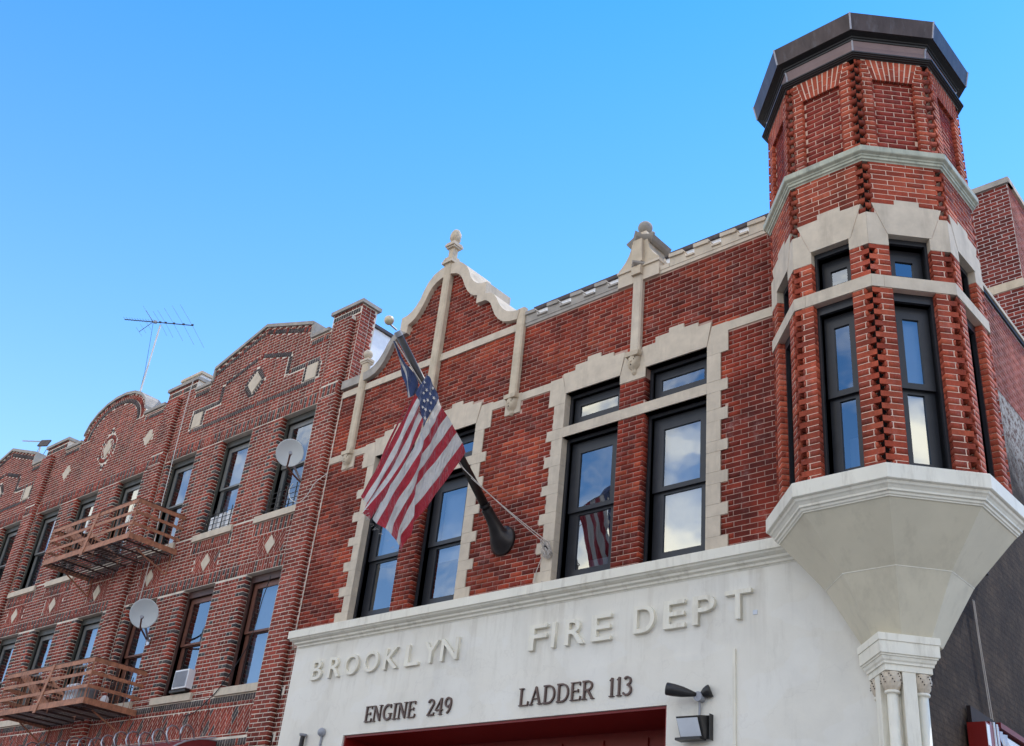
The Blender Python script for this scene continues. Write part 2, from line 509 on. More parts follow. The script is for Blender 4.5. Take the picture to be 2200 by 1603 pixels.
LOC = {}
def world_loc(o):
    return LOC.get(o.name, Vector((0, 0, 0)))
def thing(name, label, cat, loc=(0, 0, 0), group=None):
    o = bpy.data.objects.new(name, None)
    o.empty_display_size = 0.3
    o.location = loc
    COL.objects.link(o)
    LOC[o.name] = Vector(loc)
    o['label'] = label
    o['category'] = cat
    if group:
        o['group'] = group
    return o
def tag(o, label, cat, group=None):
    o['label'] = label
    o['category'] = cat
    if group:
        o['group'] = group
    return o

def spans(poly, z):
    xs = []
    n = len(poly)
    for i in range(n):
        (x0, z0), (x1, z1) = poly[i], poly[(i + 1) % n]
        if (z0 <= z) != (z1 <= z):
            xs.append(x0 + (x1 - x0) * (z - z0) / (z1 - z0))
    xs.sort()
    return [(xs[i], xs[i + 1]) for i in range(0, len(xs) - 1, 2)]
def subtract(iv, cut):
    for a, b in cut:
        o = []
        for c, d in iv:
            if b <= c or a >= d:
                o.append((c, d))
            else:
                if a > c:
                    o.append((c, a))
                if b < d:
                    o.append((b, d))
        iv = o
    return iv
def rect(a, b, c, d): return [(a, c), (b, c), (b, d), (a, d)]

class Bricks:
    """collects every brick of one thing; the largest in view become parts, the rest one stuff mesh"""
    def __init__(s):
        s.c, s.A, s.h, s.t, s.m, s.k = [], [], [], [], [], []
    def one(s, fr, u0, u1, v0, v1, n1, tone, mat, depth=0.05, rot=0.0, jit=1.0, mitre=0):
        e = 0.0012 * jit
        cu, cv = (u0 + u1) / 2, (v0 + v1) / 2
        c = fr.p(cu + (rnd() - .5) * e, cv + (rnd() - .5) * e, n1 - depth / 2 + (rnd() - .5) * 0.0016 * jit)
        a = rot + (rnd() - .5) * 0.008 * jit
        u = fr.u * math.cos(a) + fr.v * math.sin(a)
        v = fr.v * math.cos(a) - fr.u * math.sin(a)
        tl = (rnd() - .5) * 0.006 * jit
        n = (fr.n + u * tl).normalized()
        s.c.append(c)
        s.A.append((u, v, n))
        s.h.append(((u1 - u0) / 2, (v1 - v0) / 2, depth / 2))
        s.t.append(max(0.003, tone))
        s.m.append(mat)
        # mitred corner brick: its back edge is cut back at the corner end
        s.k.append(mitre * min(depth * 0.97, (u1 - u0) * 0.85) / ((u1 - u0) / 2))
    def fill(s, fr, inc, exc, z0, z1, mat, n1=0.0025, pitch=0.068, bh=0.0595, bl=0.2, j=0.008, tone=None, header=None, minl=0.035, phase=0.0, depth=0.05):
        r = 0
        z = z0
        while z + bh <= z1 + 1e-6:
            zm = z + bh / 2
            # rows run full height where nothing crosses them; cut bricks above or below level edges
            def isr(P): return len(P) == 4 and P[0][1] == P[1][1] and P[2][1] == P[3][1]
            near = [P for P in exc if min(p[1] for p in P) < z + bh - .013 and max(p[1] for p in P) > z + .013]
            cuts = []
            for P in near:
                if isr(P):
                    cuts.append((min(p[0] for p in P), max(p[0] for p in P)))
                else:
                    cuts += spans(P, zm) + [w_ for w_ in spans(P, z + .018) + spans(P, z + bh - .018) if w_[1] - w_[0] > 0.02]
            iv = []
            for P in inc:
                iv += spans(P, zm)
            bands = [(z, z + bh, subtract(iv, cuts))]
            for P in near:
                if not isr(P):
                    continue
                pz0, pz1 = min(p[1] for p in P), max(p[1] for p in P)
                px0, px1 = min(p[0] for p in P), max(p[0] for p in P)
                for lo, hi in ((z, pz0 - .008), (pz1 + .008, z + bh)):
                    if .016 < hi - lo < bh - .001:
                        zq = (lo + hi) / 2
                        v_ = []
                        for Q in inc:
                            v_ += spans(Q, zq)
                        v_ = subtract(v_, [(-999, px0), (px1, 999)])
                        oth = []
                        for Q in near:
                            if Q is not P:
                                z0q, z1q = min(p[1] for p in Q), max(p[1] for p in Q)
                                if isr(Q):
                                    if z0q < hi and z1q > lo:
                                        oth.append((min(p[0] for p in Q), max(p[0] for p in Q)))
                                else:
                                    oth += spans(Q, zq)
                        bands.append((lo, hi, subtract(v_, oth)))
            off = phase + (0.5 * (bl + j) if r % 2 else 0) + (rnd() - .5) * 0.012
            hd = header and (r % header == header - 1)
            st = (bl / 2 + j / 2) if hd else bl + j
            for lo, hi, iv in bands:
                for a, b in iv:
                    k = math.floor((a - off) / st)
                    x = off + k * st
                    while x < b:
                        l, q = max(x, a + j * 0.4), min(x + st - j, b - j * 0.4)
                        if q - l > minl:
                            t = tone(l, z, r) if tone else rnd() * 0.88
                            s.one(fr, l, q, lo, hi, n1, t, mat, depth)
                        x += st
            z += pitch
            r += 1
    def finish(s, parent, mats, limit=300, name='brick'):
        n = len(s.c)
        C = np.array([tuple(c) for c in s.c])
        U = np.array([[tuple(v) for v in A] for A in s.A])
        H = np.array(s.h)
        T = np.array(s.t)
        d = C - np.array((0, -10, 0))
        x, y, z = d @ np.array(AX), d @ np.array(AY), -(d @ np.array(AZ))
        dist = np.linalg.norm(d, axis=1)
        px, py = x / z * FX, y / z * FX
        facing = -(U[:, 2] * d).sum(1) / dist
        area = 4 * H[:, 0] * H[:, 1] * np.maximum(facing, 0) / dist ** 2
        area[np.array([m_ == 'side' for m_ in s.m])] = 0
        area[(z < 0.1) | (abs(px) > 0.49) | (abs(py) > 0.355)] = 0
        top = set(np.argsort(-area)[:limit].tolist())
        sg = np.array([(a, b, c) for c in (-1, 1) for b in (-1, 1) for a in (-1, 1)], float)
        mi = {m: i for i, m in enumerate(mats)}
        # shared unit brick, one per material
        unit = {}
        K = np.array(s.k)
        fq = [(4, 5, 7, 6), (0, 1, 5, 4), (2, 6, 7, 3), (0, 4, 6, 2), (1, 3, 7, 5)]
        def unit_mesh(m, k):
            key = (m, round(k, 2))
            if key not in unit:
                me = bpy.data.meshes.new('brick')
                me.from_pydata([(v[0] - (k if v[2] < 0 and v[0] * k > 0 else 0), v[1], v[2]) for v in sg], [], fq)
                me.materials.append(M[m])
                unit[key] = me
            return unit[key]
        inv = Matrix.Translation(-world_loc(parent))
        for i in top:
            o = bpy.data.objects.new(name, unit_mesh(s.m[i], s.k[i]))
            COL.objects.link(o)
            u, v, nn = s.A[i]
            h = s.h[i]
            o.parent = parent
            o.matrix_parent_inverse = inv
            o.matrix_basis = Matrix(((u.x * h[0], v.x * h[1], nn.x * h[2], s.c[i].x), (u.y * h[0], v.y * h[1], nn.y * h[2], s.c[i].y), (u.z * h[0], v.z * h[1], nn.z * h[2], s.c[i].z), (0, 0, 0, 1)))
            o.color = (float(T[i]), 0, 0, 1)
        rest = np.array([i for i in range(n) if i not in top])
        if len(rest):
            sk = np.repeat(sg[None], len(rest), 0).copy()
            kk = K[rest][:, None]
            cutm = (sk[:, :, 2] < 0) & (sk[:, :, 0] * kk > 0)
            sk[:, :, 0] -= np.where(cutm, kk, 0)
            loc = sk * H[rest][:, None, :]
            V = C[rest][:, None, :] + np.einsum('nkj,njx->nkx', loc, U[rest])
            nv = len(rest) * 8
            q = np.array(fq)
            Fc = (np.arange(len(rest))[:, None, None] * 8 + q[None]).reshape(-1)
            me = bpy.data.meshes.new('brickwork')
            me.vertices.add(nv)
            me.vertices.foreach_set('co', V.reshape(-1))
            nf = len(rest) * 5
            me.loops.add(nf * 4)
            me.polygons.add(nf)
            me.polygons.foreach_set('loop_start', np.arange(nf) * 4)
            me.polygons.foreach_set('loop_total', np.full(nf, 4))
            me.loops.foreach_set('vertex_index', Fc)
            for m in mats:
                me.materials.append(M[m])
            me.polygons.foreach_set('material_index', np.repeat(np.array([mi[s.m[i]] for i in rest]), 5))
            at = me.attributes.new('tone', 'FLOAT', 'FACE')
            at.data.foreach_set('value', np.repeat(T[rest], 5).astype(np.float32))
            me.update(calc_edges=True)
            me.validate()
            o = bpy.data.objects.new('brickwork', me)
            COL.objects.link(o)
            o.parent = parent
            o.matrix_parent_inverse = inv
            o['kind'] = 'stuff'
        return n

def child(parent, name, mb, mats, smooth=False):
    return mb.build(name, mats, parent, smooth)
def pbox(parent, name, fr, u0, u1, v0, v1, n0, n1, mat):
    return MB().box(fr, u0, u1, v0, v1, n0, n1).build(name, mat, parent)
def lathe(c, prof, seg=20):
    return MB().loft(c, prof, seg=seg, phase=0, apothem=False)
def sphere_prof(r, z, n=9):
    return [(max(0.0005, r * math.sin(math.pi * i / n)), z - r * math.cos(math.pi * i / n)) for i in range(n + 1)]

# ------------------------------------------------------------------ setting
M['earth'] = plain('worn_ground', (0.14, 0.135, 0.125, 1), 0.95)
g = MB().add([(-600, -600, -1.62), (600, -600, -1.62), (600, 600, -1.62), (-600, 600, -1.62)], [(0, 1, 2, 3)]).build('ground', 'earth', kind='structure')
road = MB().box(F0, -80, 40, -1.60, -1.58, 5.0, 17.0).build('road', 'asphalt', kind='structure')
pv = MB().box(F0, -80, 40, -1.619, -1.46, -0.2, 4.98).build('pavement', 'concrete', kind='structure')
pv2 = MB().box(F0, -80, 40, -1.619, -1.46, 17.02, 21.5).build('pavement', 'concrete', kind='structure')
for i in range(-12, 6):
    MB().box(F0, i * 6, i * 6 + 3, -1.579, -1.575, 10.94, 11.06).build('road_marking', 'line', road)

# ------------------------------------------------------------------ windows
def window(parent, fr, u0, u1, v0, v1, n_face, steps, glass, rail=None, mat='frame', gmat='glass', shade=None, room=0.7, sashmat=None):
    """opening u0..u1 x v0..v1; steps: list of (inset, depth) frame steps; glass: inset rect (gu0,gu1,gv0,gv1,depth);
       rail: (low, high) of the meeting rail in a double hung window; shade: list of (mat, v_from, v_to) per window"""
    sashmat = sashmat or mat
    mb = MB()
    gu0, gu1, gv0, gv1, gd = glass
    o = (u0, u1, v0, v1)
    last = n_face
    for (il, ir, ib, it), d in steps:
        inn = (u0 + il, u1 - ir, v0 + ib, v1 - it)
        mb.prism(fr, rect(*o), n_face - gd - 0.05, n_face - d, [rect(*inn)])
        o = inn
    wdw = mb.build('window', mat, parent)
    def sash(a, b, c, d_, ga, gb, gc, gd_, depth):
        s_ = MB().prism(fr, rect(a, b, c, d_), n_face - depth - 0.035, n_face - depth + 0.002, [rect(ga, gb, gc, gd_)]).build('sash', sashmat, wdw)
        tl = (rnd() - .5) * 0.006
        q = [fr.p(ga - .004, gc - .004, n_face - depth - .015), fr.p(gb + .004, gc - .004, n_face - depth - .015 + tl), fr.p(gb + .004, gd_ + .004, n_face - depth - .015 + tl), fr.p(ga - .004, gd_ + .004, n_face - depth - .015)]
        MB().add(q, [(0, 1, 2, 3)]).build('pane', gmat, wdw, recalc=False)
    e = 0.003
    if rail:
        r0, r1 = rail
        rm = (r0 + r1) / 2
        sash(o[0] + e, o[1] - e, rm - .012, o[3] - e, gu0, gu1, r1, gv1, gd - 0.03)
        sash(o[0] + e, o[1] - e, o[2] + e, rm + .03, gu0, gu1, gv0, r0, gd + 0.01)
    else:
        sash(o[0] + e, o[1] - e, o[2] + e, o[3] - e, gu0, gu1, gv0, gv1, gd)
    # shallow box behind the panes, the unlit room's darkness put into its colour
    b = MB()
    a0, a1, b0, b1, n0, n1 = u0 - .02, u1 + .02, v0 - .02, v1 + .02, n_face - gd - room, n_face - gd - 0.052
    P = [fr.p(u, v, n) for n in (n0, n1) for v in (b0, b1) for u in (a0, a1)]
    b.add(P, [(0, 1, 3, 2), (0, 4, 5, 1), (2, 3, 7, 6), (0, 2, 6, 4), (1, 5, 7, 3)])
    b.build('room', 'inside', wdw)
    for sh in (shade or []):
        sm, s0, s1, dd = sh
        MB().box(fr, gu0 - .02, gu1 + .02, s0, s1, n_face - gd - dd - .008, n_face - gd - dd).build('shade', sm, wdw)
    return wdw

# ------------------------------------------------------------------ FIREHOUSE
fh = thing('firehouse', 'red brick fire station with curved stone gable, white ground floor and corner turret', 'fire station', (-9, 0, -1.6))
BR = Bricks()
WIN = [(-12.87, -11.93), (-11.53, -10.59), (-8.84, -7.89), (-7.47, -6.51)]
ZS, ZB0, ZB1, ZT = 4.52, 6.65, 6.80, 7.34
GX = -11.705
gl = [(-13.50, 8.93), (-13.35, 8.95), (-13.21, 8.99), (-13.09, 9.08), (-13.0, 9.19), (-12.93, 9.33), (-12.87, 9.46), (-12.80, 9.53), (-12.73, 9.57), (-12.53, 9.58), (-12.53, 9.74), (-12.45, 9.77), (-12.37, 9.82), (-12.28, 9.92), (-12.2, 10.05), (-12.12, 10.22), (-12.05, 10.33), (-11.95, 10.41), (-11.82, 10.455), (-11.705, 10.465)]
go = [(-13.54, 9.10), (-13.40, 9.11), (-13.27, 9.16), (-13.16, 9.25), (-13.07, 9.37), (-12.99, 9.52), (-12.92, 9.61), (-12.85, 9.67), (-12.74, 9.70), (-12.72, 9.70), (-12.72, 9.94), (-12.60, 9.95), (-12.50, 9.99), (-12.40, 10.07), (-12.31, 10.19), (-12.25, 10.34), (-12.17, 10.48), (-12.04, 10.60), (-11.87, 10.665), (-11.705, 10.68)]
def mir(l): return [(2 * GX - x, z) for x, z in l[::-1]]
inner = gl + mir(gl)[1:]
outer = go + mir(go)[1:]
gable = [(-14.08, 8.86), (-14.08, 8.95)] + inner + [(-9.86, 8.95), (-9.86, 8.86)]
wallpoly = [(-14.10, 4.3), (-14.10, 8.95)] + inner + [(-9.86, 8.95), (-9.86, 8.80), (-4.9, 8.80), (-4.9, 4.3)]
holes = []
for i_, (a, b) in enumerate(WIN):
    a, b = (a - .012, b) if i_ in (0, 2) else (a, b + .012)
    holes += [rect(a, b, ZS - .02, ZB0), rect(a, b, ZB1, ZT)]
MB().prism(F0, wallpoly, -0.32, 0.0, holes).build('facade_wall', 'mortar_fire', fh)

# limestone dressings: every block its own piece
LST = []   # regions without bricks
def stone(poly, n1=0.016, mat='lime', name='stone_block', n0=-0.02, ex=True, fr=F0, parent=None):
    e = 0.0025
    o = MB().prism(fr, poly, n0, n1 + (rnd() - .5) * .003).build(name, mat, parent or fh)
    if ex:
        LST.append(poly)
    return o
def quoin(side, edge, zbands, long, short):
    """alternate long and short jamb stones beside an opening"""
    for z0, z1, k in zbands:
        wd = long if k else short
        a, b = (edge - wd, edge) if side < 0 else (edge, edge + wd)
        stone(rect(a, b, z0 + .0015, z1 - .0015), n0=-0.16)
ZB = [(4.50, 4.735, 1), (4.735, 4.99, 0), (4.99, 5.14, 1), (5.14, 5.40, 0), (5.40, 5.555, 1), (5.555, 5.82, 0), (5.82, 5.965, 1), (5.965, 6.235, 0), (6.235, 6.40, 1), (6.40, 6.64, 0), (6.64, 6.80, 1), (6.80, 7.19, 0)]
quoin(-1, WIN[0][0], ZB, 0.30, 0.16)
quoin(1, WIN[1][1], ZB, 0.29, 0.19)
quoin(-1, WIN[2][0], ZB, 0.29, 0.19)
quoin(1, WIN[3][1], ZB, 0.30, 0.20)
for a, b in ((0, 1), (2, 3)):
    xa, xb = WIN[a][0], WIN[b][1]
    # transom bar across the pair
    n = 4
    xs = [xa + .001, WIN[a][1] - .2, WIN[b][0] - .1, xb - .001]
    for i in range(3):
        stone(rect(xs[i] + .001, xs[i + 1] - .001, ZB0, ZB1), n0=-0.14)
    cs = []
    for q in (a, b):
        c = (WIN[q][0] + WIN[q][1]) / 2
        lo = [(c - .475, ZT), (c - .545, 7.67), (c - .33, 7.672), (c - .33, 7.755), (c - .115, 7.757), (c - .115, 7.825), (c + .12, 7.825), (c + .12, 7.757), (c + .345, 7.755), (c + .345, 7.69), (c + .545, 7.69), (c + .475, ZT)]
        stone(lo, 0.020, n0=-0.14)
        cs.append(c)
    g_ = .004
    z0 = 7.19
    # springers left, between, right
    stone([(xa - .30, z0 + .002), (xa, z0 + .002), (xa, ZT), (cs[0] - .475 - g_, ZT), (cs[0] - .545 - g_, 7.62), (xa - .30, 7.62)], n0=-.16)
    stone([(xb, z0 + .002), (xb + .31, z0 + .002), (xb + .31, 7.62), (cs[1] + .545 + g_, 7.62), (cs[1] + .475 + g_, ZT), (xb, ZT)], n0=-.16)
    m0, m1 = WIN[a][1], WIN[b][0]
    stone([(m0, z0 + .01), (m1, z0 + .01), (m1, ZT), (cs[1] - .475 - g_, ZT), (cs[1] - .545 - g_, 7.64), (cs[0] + .545 + g_, 7.64), (cs[0] + .475 + g_, ZT), (m0, ZT)], 0.014)
# upper string course
def run(x0, x1, z0, z1, n1, step, mat='lime', name='stone_block', ex=True):
    k = max(1, round((x1 - x0) / step))
    for i in range(k):
        stone(rect(x0 + (x1 - x0) * i / k + .0015, x0 + (x1 - x0) * (i + 1) / k - .0015, z0, z1), n1, mat, name, ex=ex)
run(-14.09, -13.17, 7.475, 7.60, 0.015, 0.9)
run(-10.28, -9.13, 7.475, 7.60, 0.015, 0.6)
run(-6.20, -5.30, 7.485, 7.615, 0.015, 0.9)
# base string below the gable and below the crenellation
run(-14.09, -9.94, 8.755, 8.885, 0.028, 1.05)
# flat parapet copings left of the gable scroll and right of it
stone(rect(-14.12, -13.50, 8.93, 9.10), 0.07, 'lime_g', 'coping_stone', n0=-0.42)
# the scroll coping
cut = [0, 9, 20, 29, 39]
nn = len(outer)
cuts = [0, 9, 13, 19, 25, 29, nn - 1]
for i in range(len(cuts) - 1):
    a, b = cuts[i], cuts[i + 1]
    MB().prism(F0, outer[a:b + 1] + inner[a:b + 1][::-1], -0.50, 0.085).build('coping_stone', 'lime' if i else 'lime_g', fh)
# pilasters
def pil(x0, x1, z0, z1, joints, mat='lime_w', n1=0.075):
    zz = [z0] + joints + [z1]
    for i in range(len(zz) - 1):
        o = MB()
        e = 0.022
        prof = [(x0, 0.0), (x0, n1 - e), (x0 + e, n1), (x1 - e, n1), (x1, n1 - e), (x1, 0.0)]
        vs = [F0.p(a, z, b) for z in (zz[i] + .001, zz[i + 1] - .001) for a, b in prof]
        k = len(prof)
        fs = [(j, (j + 1) % k, (j + 1) % k + k, j + k) for j in range(k)] + [tuple(range(k))[::-1], tuple(range(k, 2 * k))]
        o.add(vs, fs).build('pilaster_stone', mat, fh)
    LST.append(rect(x0, x1, z0, z1))
pil(-13.645, -13.48, 7.585, 9.36, [8.24, 8.80], 'lime_w')
pil(-11.79, -11.62, 7.64, 10.698, [8.20, 8.74, 9.6, 10.47], 'lime_w', 0.105)
pil(-9.935, -9.775, 7.59, 9.12, [8.20, 8.80], 'lime_w')
pil(-7.715, -7.555, 7.60, 8.86, [7.72], 'lime')
# carved corbel heads at the pilaster feet
def corbel(x, z, block):
    if block:
        stone(rect(x - .145, x + .155, z - .30, z + .02), 0.018, 'lime')
    b = MB().prism(F0, [(x - .112, z - .05), (x - .10, z - .07), (x + .10, z - .07), (x + .112, z - .05), (x + .112, z), (x - .112, z)], 0.01, 0.112)
    c = b.build('corbel', 'lime_w', fh)
    k = MB()
    # bearded leaf mask: a tapering lobed body
    rings = [(-.07, .092, .088), (-.10, .098, .098), (-.15, .097, .10), (-.19, .090, .095), (-.225, .068, .078), (-.25, .036, .05), (-.265, .030, .042), (-.285, .040, .048), (-.305, .038, .042), (-.33, .012, .016)]
    sg = 14
    vs, fs = [], []
    for i, (dz, rx, ry) in enumerate(rings):
        for j in range(sg):
            t = math.pi * j / (sg - 1)
            bulge = 1 + 0.10 * math.sin(5 * t + i * 1.3) * (1 if i < 7 else 0)
            vs.append(F0.p(x - rx * bulge * math.cos(t), z + dz, 0.01 + ry * bulge * math.sin(t)))
    for i in range(len(rings) - 1):
        for j in range(sg - 1):
            fs.append((i * sg + j, i * sg + j + 1, (i + 1) * sg + j + 1, (i + 1) * sg + j))
    k.add(vs, fs).build('mask', 'lime_w', c, smooth=True)
    d = MB()
    for (ex, ez, er) in ((-.045, -.125, .013), (.035, -.128, .013), (-.06, -.095, .010), (.0, -.10, .012), (.055, -.10, .010), (-.005, -.20, .014)):
        yy = 0.088 + .01
        vs, fs = [], []
        for j in range(6):
            t = 2 * math.pi * j / 6
            vs.append(F0.p(x + ex + er * math.cos(t), z + ez + er * math.sin(t), yy))
        d.add(vs, [tuple(range(6))])
    d.build('hole_shade_disc', 'void', c)  # flat near-black discs, the shade of carved holes put into colour
    for ez, er in ((-.15, .02),):
        lathe((x - .003, -0.098), sphere_prof(er, z + ez, 5), 8).build('nose', 'lime_w', c, smooth=True)
corbel(-13.575, 7.585, True)
corbel(-11.705, 7.64, False)
corbel(-9.86, 7.59, True)
corbel(-7.65, 7.60, False)
# finials
fl = pbox(fh, 'finial', F0, -13.67, -13.455, 9.335, 9.38, -0.05, 0.105, 'lime')
pbox(fl, 'finial_neck', F0, -13.655, -13.47, 9.30, 9.334, -0.05, 0.09, 'lime')
lathe((-13.56, -0.035), sphere_prof(0.085, 9.50), 18).build('ball', 'lime', fl, smooth=True)
fc = pbox(fh, 'finial', F0, -11.83, -11.58, 10.70, 10.745, -0.10, 0.14, 'lime')
pbox(fc, 'finial_base', F0, -11.815, -11.595, 10.747, 10.80, -0.085, 0.125, 'lime_w')
pbox(fc, 'finial_base', F0, -11.80, -11.61, 10.80, 10.84, -0.07, 0.11, 'lime_w')
pbox(fc, 'finial_shaft', F0, -11.76, -11.65, 10.84, 11.04, -0.035, 0.075, 'lime_w')
pbox(fc, 'finial_cap', F0, -11.80, -11.61, 11.04, 11.07, -0.07, 0.11, 'lime')
pbox(fc, 'finial_cap', F0, -11.815, -11.595, 11.072, 11.12, -0.095, 0.135, 'lime')
pbox(fc, 'finial_cap', F0, -11.80, -11.61, 11.122, 11.15, -0.08, 0.12, 'lime')
acorn = MB()
pr = [(0.045, 11.15), (0.055, 11.19), (0.078, 11.22), (0.096, 11.26), (0.098, 11.32), (0.088, 11.38), (0.066, 11.43), (0.035, 11.46), (0.002, 11.47)]
sg = 20
vs, fs = [], []
for i, (r_, z_) in enumerate(pr * 1):
    for j in range(sg):
        t = 2 * math.pi * j / sg + i * 0.35
        rr = r_ * (1 + 0.06 * math.sin(5 * (2 * math.pi * j / sg)))
        vs.append((-11.705 + rr * math.cos(t), -0.015 + rr * math.sin(t), z_))
for i in range(len(pr) - 1):
    for j in range(sg):
        fs.append((i * sg + j, i * sg + (j + 1) % sg, (i + 1) * sg + (j + 1) % sg, (i + 1) * sg + j))
acorn.add(vs, fs).build('spiral_bud', 'lime_w', fc, smooth=True)
# stepped pedestal finial above the third pilaster
fp = pbox(fh, 'finial', F0, -7.99, -7.285, 8.775, 9.02, -0.40, 0.05, 'lime')
prof = [(-7.985, 9.02), (-7.985, 9.07), (-7.93, 9.12), (-7.87, 9.19), (-7.82, 9.28), (-7.785, 9.38), (-7.775, 9.46), (-7.50, 9.46), (-7.49, 9.38), (-7.455, 9.28), (-7.40, 9.19), (-7.345, 9.12), (-7.29, 9.07), (-7.29, 9.02)]
MB().prism(F0, prof, -0.36, 0.055).build('finial_body', 'lime_w', fp)
pbox(fp, 'finial_band', F0, -8.0, -7.275, 8.995, 9.035, -0.36, 0.075, 'lime')
# prow in front that carries the pilaster up
MB().prism(Fr((-7.635, 0, 0), (0, -1, 0), (0, 0, 1), (1, 0, 0)), [(0.05, 8.86), (0.12, 8.86), (0.12, 9.0), (0.05, 9.0)], -0.08, 0.08).build('prow', 'lime_w', fp)
vs = []
for z_, e in ((9.0, .0), (9.02, .04), (9.05, .045), (9.065, .01)):
    vs += [F0.p(-7.635 - .10 - e, z_, .04), F0.p(-7.635, z_, .16 + e), F0.p(-7.635 + .10 + e, z_, .04)]
fs = [(3 * i + j, 3 * i + j + 1, 3 * i + j + 4, 3 * i + j + 3) for i in range(3) for j in range(2)] + [(0, 1, 2), (9, 11, 10)]
MB().add(vs, fs).build('prow_cap', 'lime_g', fp)
MB().prism(F0, [(-7.635 - .095, 9.06), (-7.635 + .095, 9.06), (-7.635 + .075, 9.46), (-7.635 - .075, 9.46)], 0.05, 0.115).build('prow', 'lime_w', fp)
cap = MB()
for (z_, hw, fn, pk) in ((9.45, .16, .08, .04), (9.475, .20, .12, .05), (9.51, .225, .145, .055), (9.535, .235, .155, .055)):
    cap.v += [tuple(F0.p(-7.635 - hw, z_ - .03, -.40)), tuple(F0.p(-7.635 - hw, z_ - .03, fn - .09)), tuple(F0.p(-7.635 - .08, z_, fn - .05)), tuple(F0.p(-7.635, z_ + pk, fn + .02)), tuple(F0.p(-7.635 + .08, z_, fn - .05)), tuple(F0.p(-7.635 + hw, z_ - .03, fn - .09)), tuple(F0.p(-7.635 + hw, z_ - .03, -.40))]
for i in range(3):
    for j in range(7):
        cap.f.append((7 * i + j, 7 * i + (j + 1) % 7, 7 * (i + 1) + (j + 1) % 7, 7 * (i + 1) + j))
cap.f += [tuple(range(7))[::-1], tuple(range(21, 28))]
cap.m = [0] * len(cap.f)
cap.build('finial_cap', 'lime_g', fp)
MB().loft((-7.635, 0.06), [(0.125, 9.54), (0.10, 9.62), (0.065, 9.67), (0.045, 9.69)], seg=4, phase=45).build('finial_neck', 'lime_w', fp)
for dx in (-.16, .17):
    lathe((-7.635 + dx, 0.02), sphere_prof(0.032, 9.585, 6), 10).build('bud', 'lime_g', fp, smooth=True)
lathe((-7.635, 0.06), sphere_prof(0.108, 9.775), 20).build('ball', 'lime_g', fp, smooth=True)

# crenellated parapet
run(-9.775, -8.0, 8.775, 8.83, 0.022, 0.9, 'lime_g', 'parapet_stone', ex=False)
run(-7.28, -5.30, 8.775, 8.83, 0.022, 0.9, 'lime', 'parapet_stone', ex=False)
def merlon(a, b, nx, mat):
    """one parapet stone: block with a sloping right shoulder down into the notch up to nx"""
    P = [(a, 8.832), (nx, 8.832), (nx, 8.885), (b + .07, 8.885), (b + .03, 8.93), (b, 8.99), (a, 9.0)]
    o = MB().prism(F0, P, -0.35, 0.028).build('merlon', mat, fh)
    MB().prism(F0, [(a - .005, 8.975), (b - .01, 8.965), (b + .012, 8.99), (b - .01, 9.025), (a - .005, 9.035)], -0.36, 0.055).build('merlon_cap', mat, o)
    MB().prism(F0, [(b + .04, 8.88), (nx, 8.875), (nx, 8.905), (b + .06, 8.91)], -0.35, 0.05).build('notch_sill', mat, o)
for a, b, nx in ((-9.78, -9.57, -9.34), (-9.335, -9.12, -8.885), (-8.88, -8.665, -8.43), (-8.425, -8.215, -8.0)):
    merlon(a, b, nx, 'lime_g')
for a, b, nx in ((-7.12, -6.89, -6.725), (-6.72, -6.48, -6.305), (-6.30, -6.06, -5.885), (-5.88, -5.62, -5.36)):
    merlon(a, b, nx, 'lime')
stone(rect(-7.28, -7.125, 8.832, 8.90), 0.03, 'lime', 'parapet_stone', n0=-0.35, ex=False)

# brickwork of the facade
exc = [rect(a, b, ZS - .05, ZB0) for a, b in WIN] + [rect(a, b, ZB1 - .01, ZT) for a, b in WIN] + LST
def tone_f(x, z, r):
    # a few patches come out paler, the strip next to the turret darker
    t = rnd() ** 1.1 * 0.8
    if math.sin(x * 1.7 + z * 0.9) * math.sin(z * 2.3 - x * 0.6) > 0.35:
        t = min(0.88, t + 0.25)
    if z < 8.7 and x > -6.2:
        t *= 0.6
    return t
facpoly = [(-14.102, 4.45), (-14.102, 8.93)] + inner + [(-9.87, 8.95), (-9.87, 8.775), (-5.2, 8.775), (-5.2, 4.45)]
BR.fill(F0, [facpoly], exc, 4.476, 10.46, 'brick_fire', tone=tone_f)
# right-facing brick reveals left of the second and fourth windows
for i in (1, 3):
    x = WIN[i][0]
    fr = Fr((x, 0, 0), (0, 1, 0), (0, 0, 1), (1, 0, 0))
    for r_ in range(40):
        z = 4.476 + .068 * r_
        if z < 4.5 or (ZB0 - .06 < z < ZB1) or z > 7.14:
            continue
        BR.one(fr, -0.004, 0.10, z, z + .0595, .005, rnd() * .8, 'brick_fire', 0.03)

# windows of the facade
def fac_window(i, shade=None, low_shade=None):
    a, b = WIN[i]
    sh = shade or []
    window(fh, F0, a, b, ZS - .02, ZB0, 0, [((.045, .045, .04, .05), .10), ((.045, .045, .03, .045), .125), ((.045, .045, .035, .045), .15)], (a + .205, b - .205, 4.77, 6.43, .20), (5.53, 5.63), shade=sh)
    window(fh, F0, a, b, ZB1, ZT, 0, [((.045, .045, .035, .05), .10), ((.04, .04, .03, .04), .125)], (a + .15, b - .15, 7.00, 7.17, .16), shade=[])
fac_window(0, [('shade', 5.5, 6.5, .10)])
fac_window(1, [('shade', 5.35, 6.5, .10)])
fac_window(2, [('curtain', 4.6, 5.0, .30)])
fac_window(3, [('shade', 4.7, 6.5, .06)])

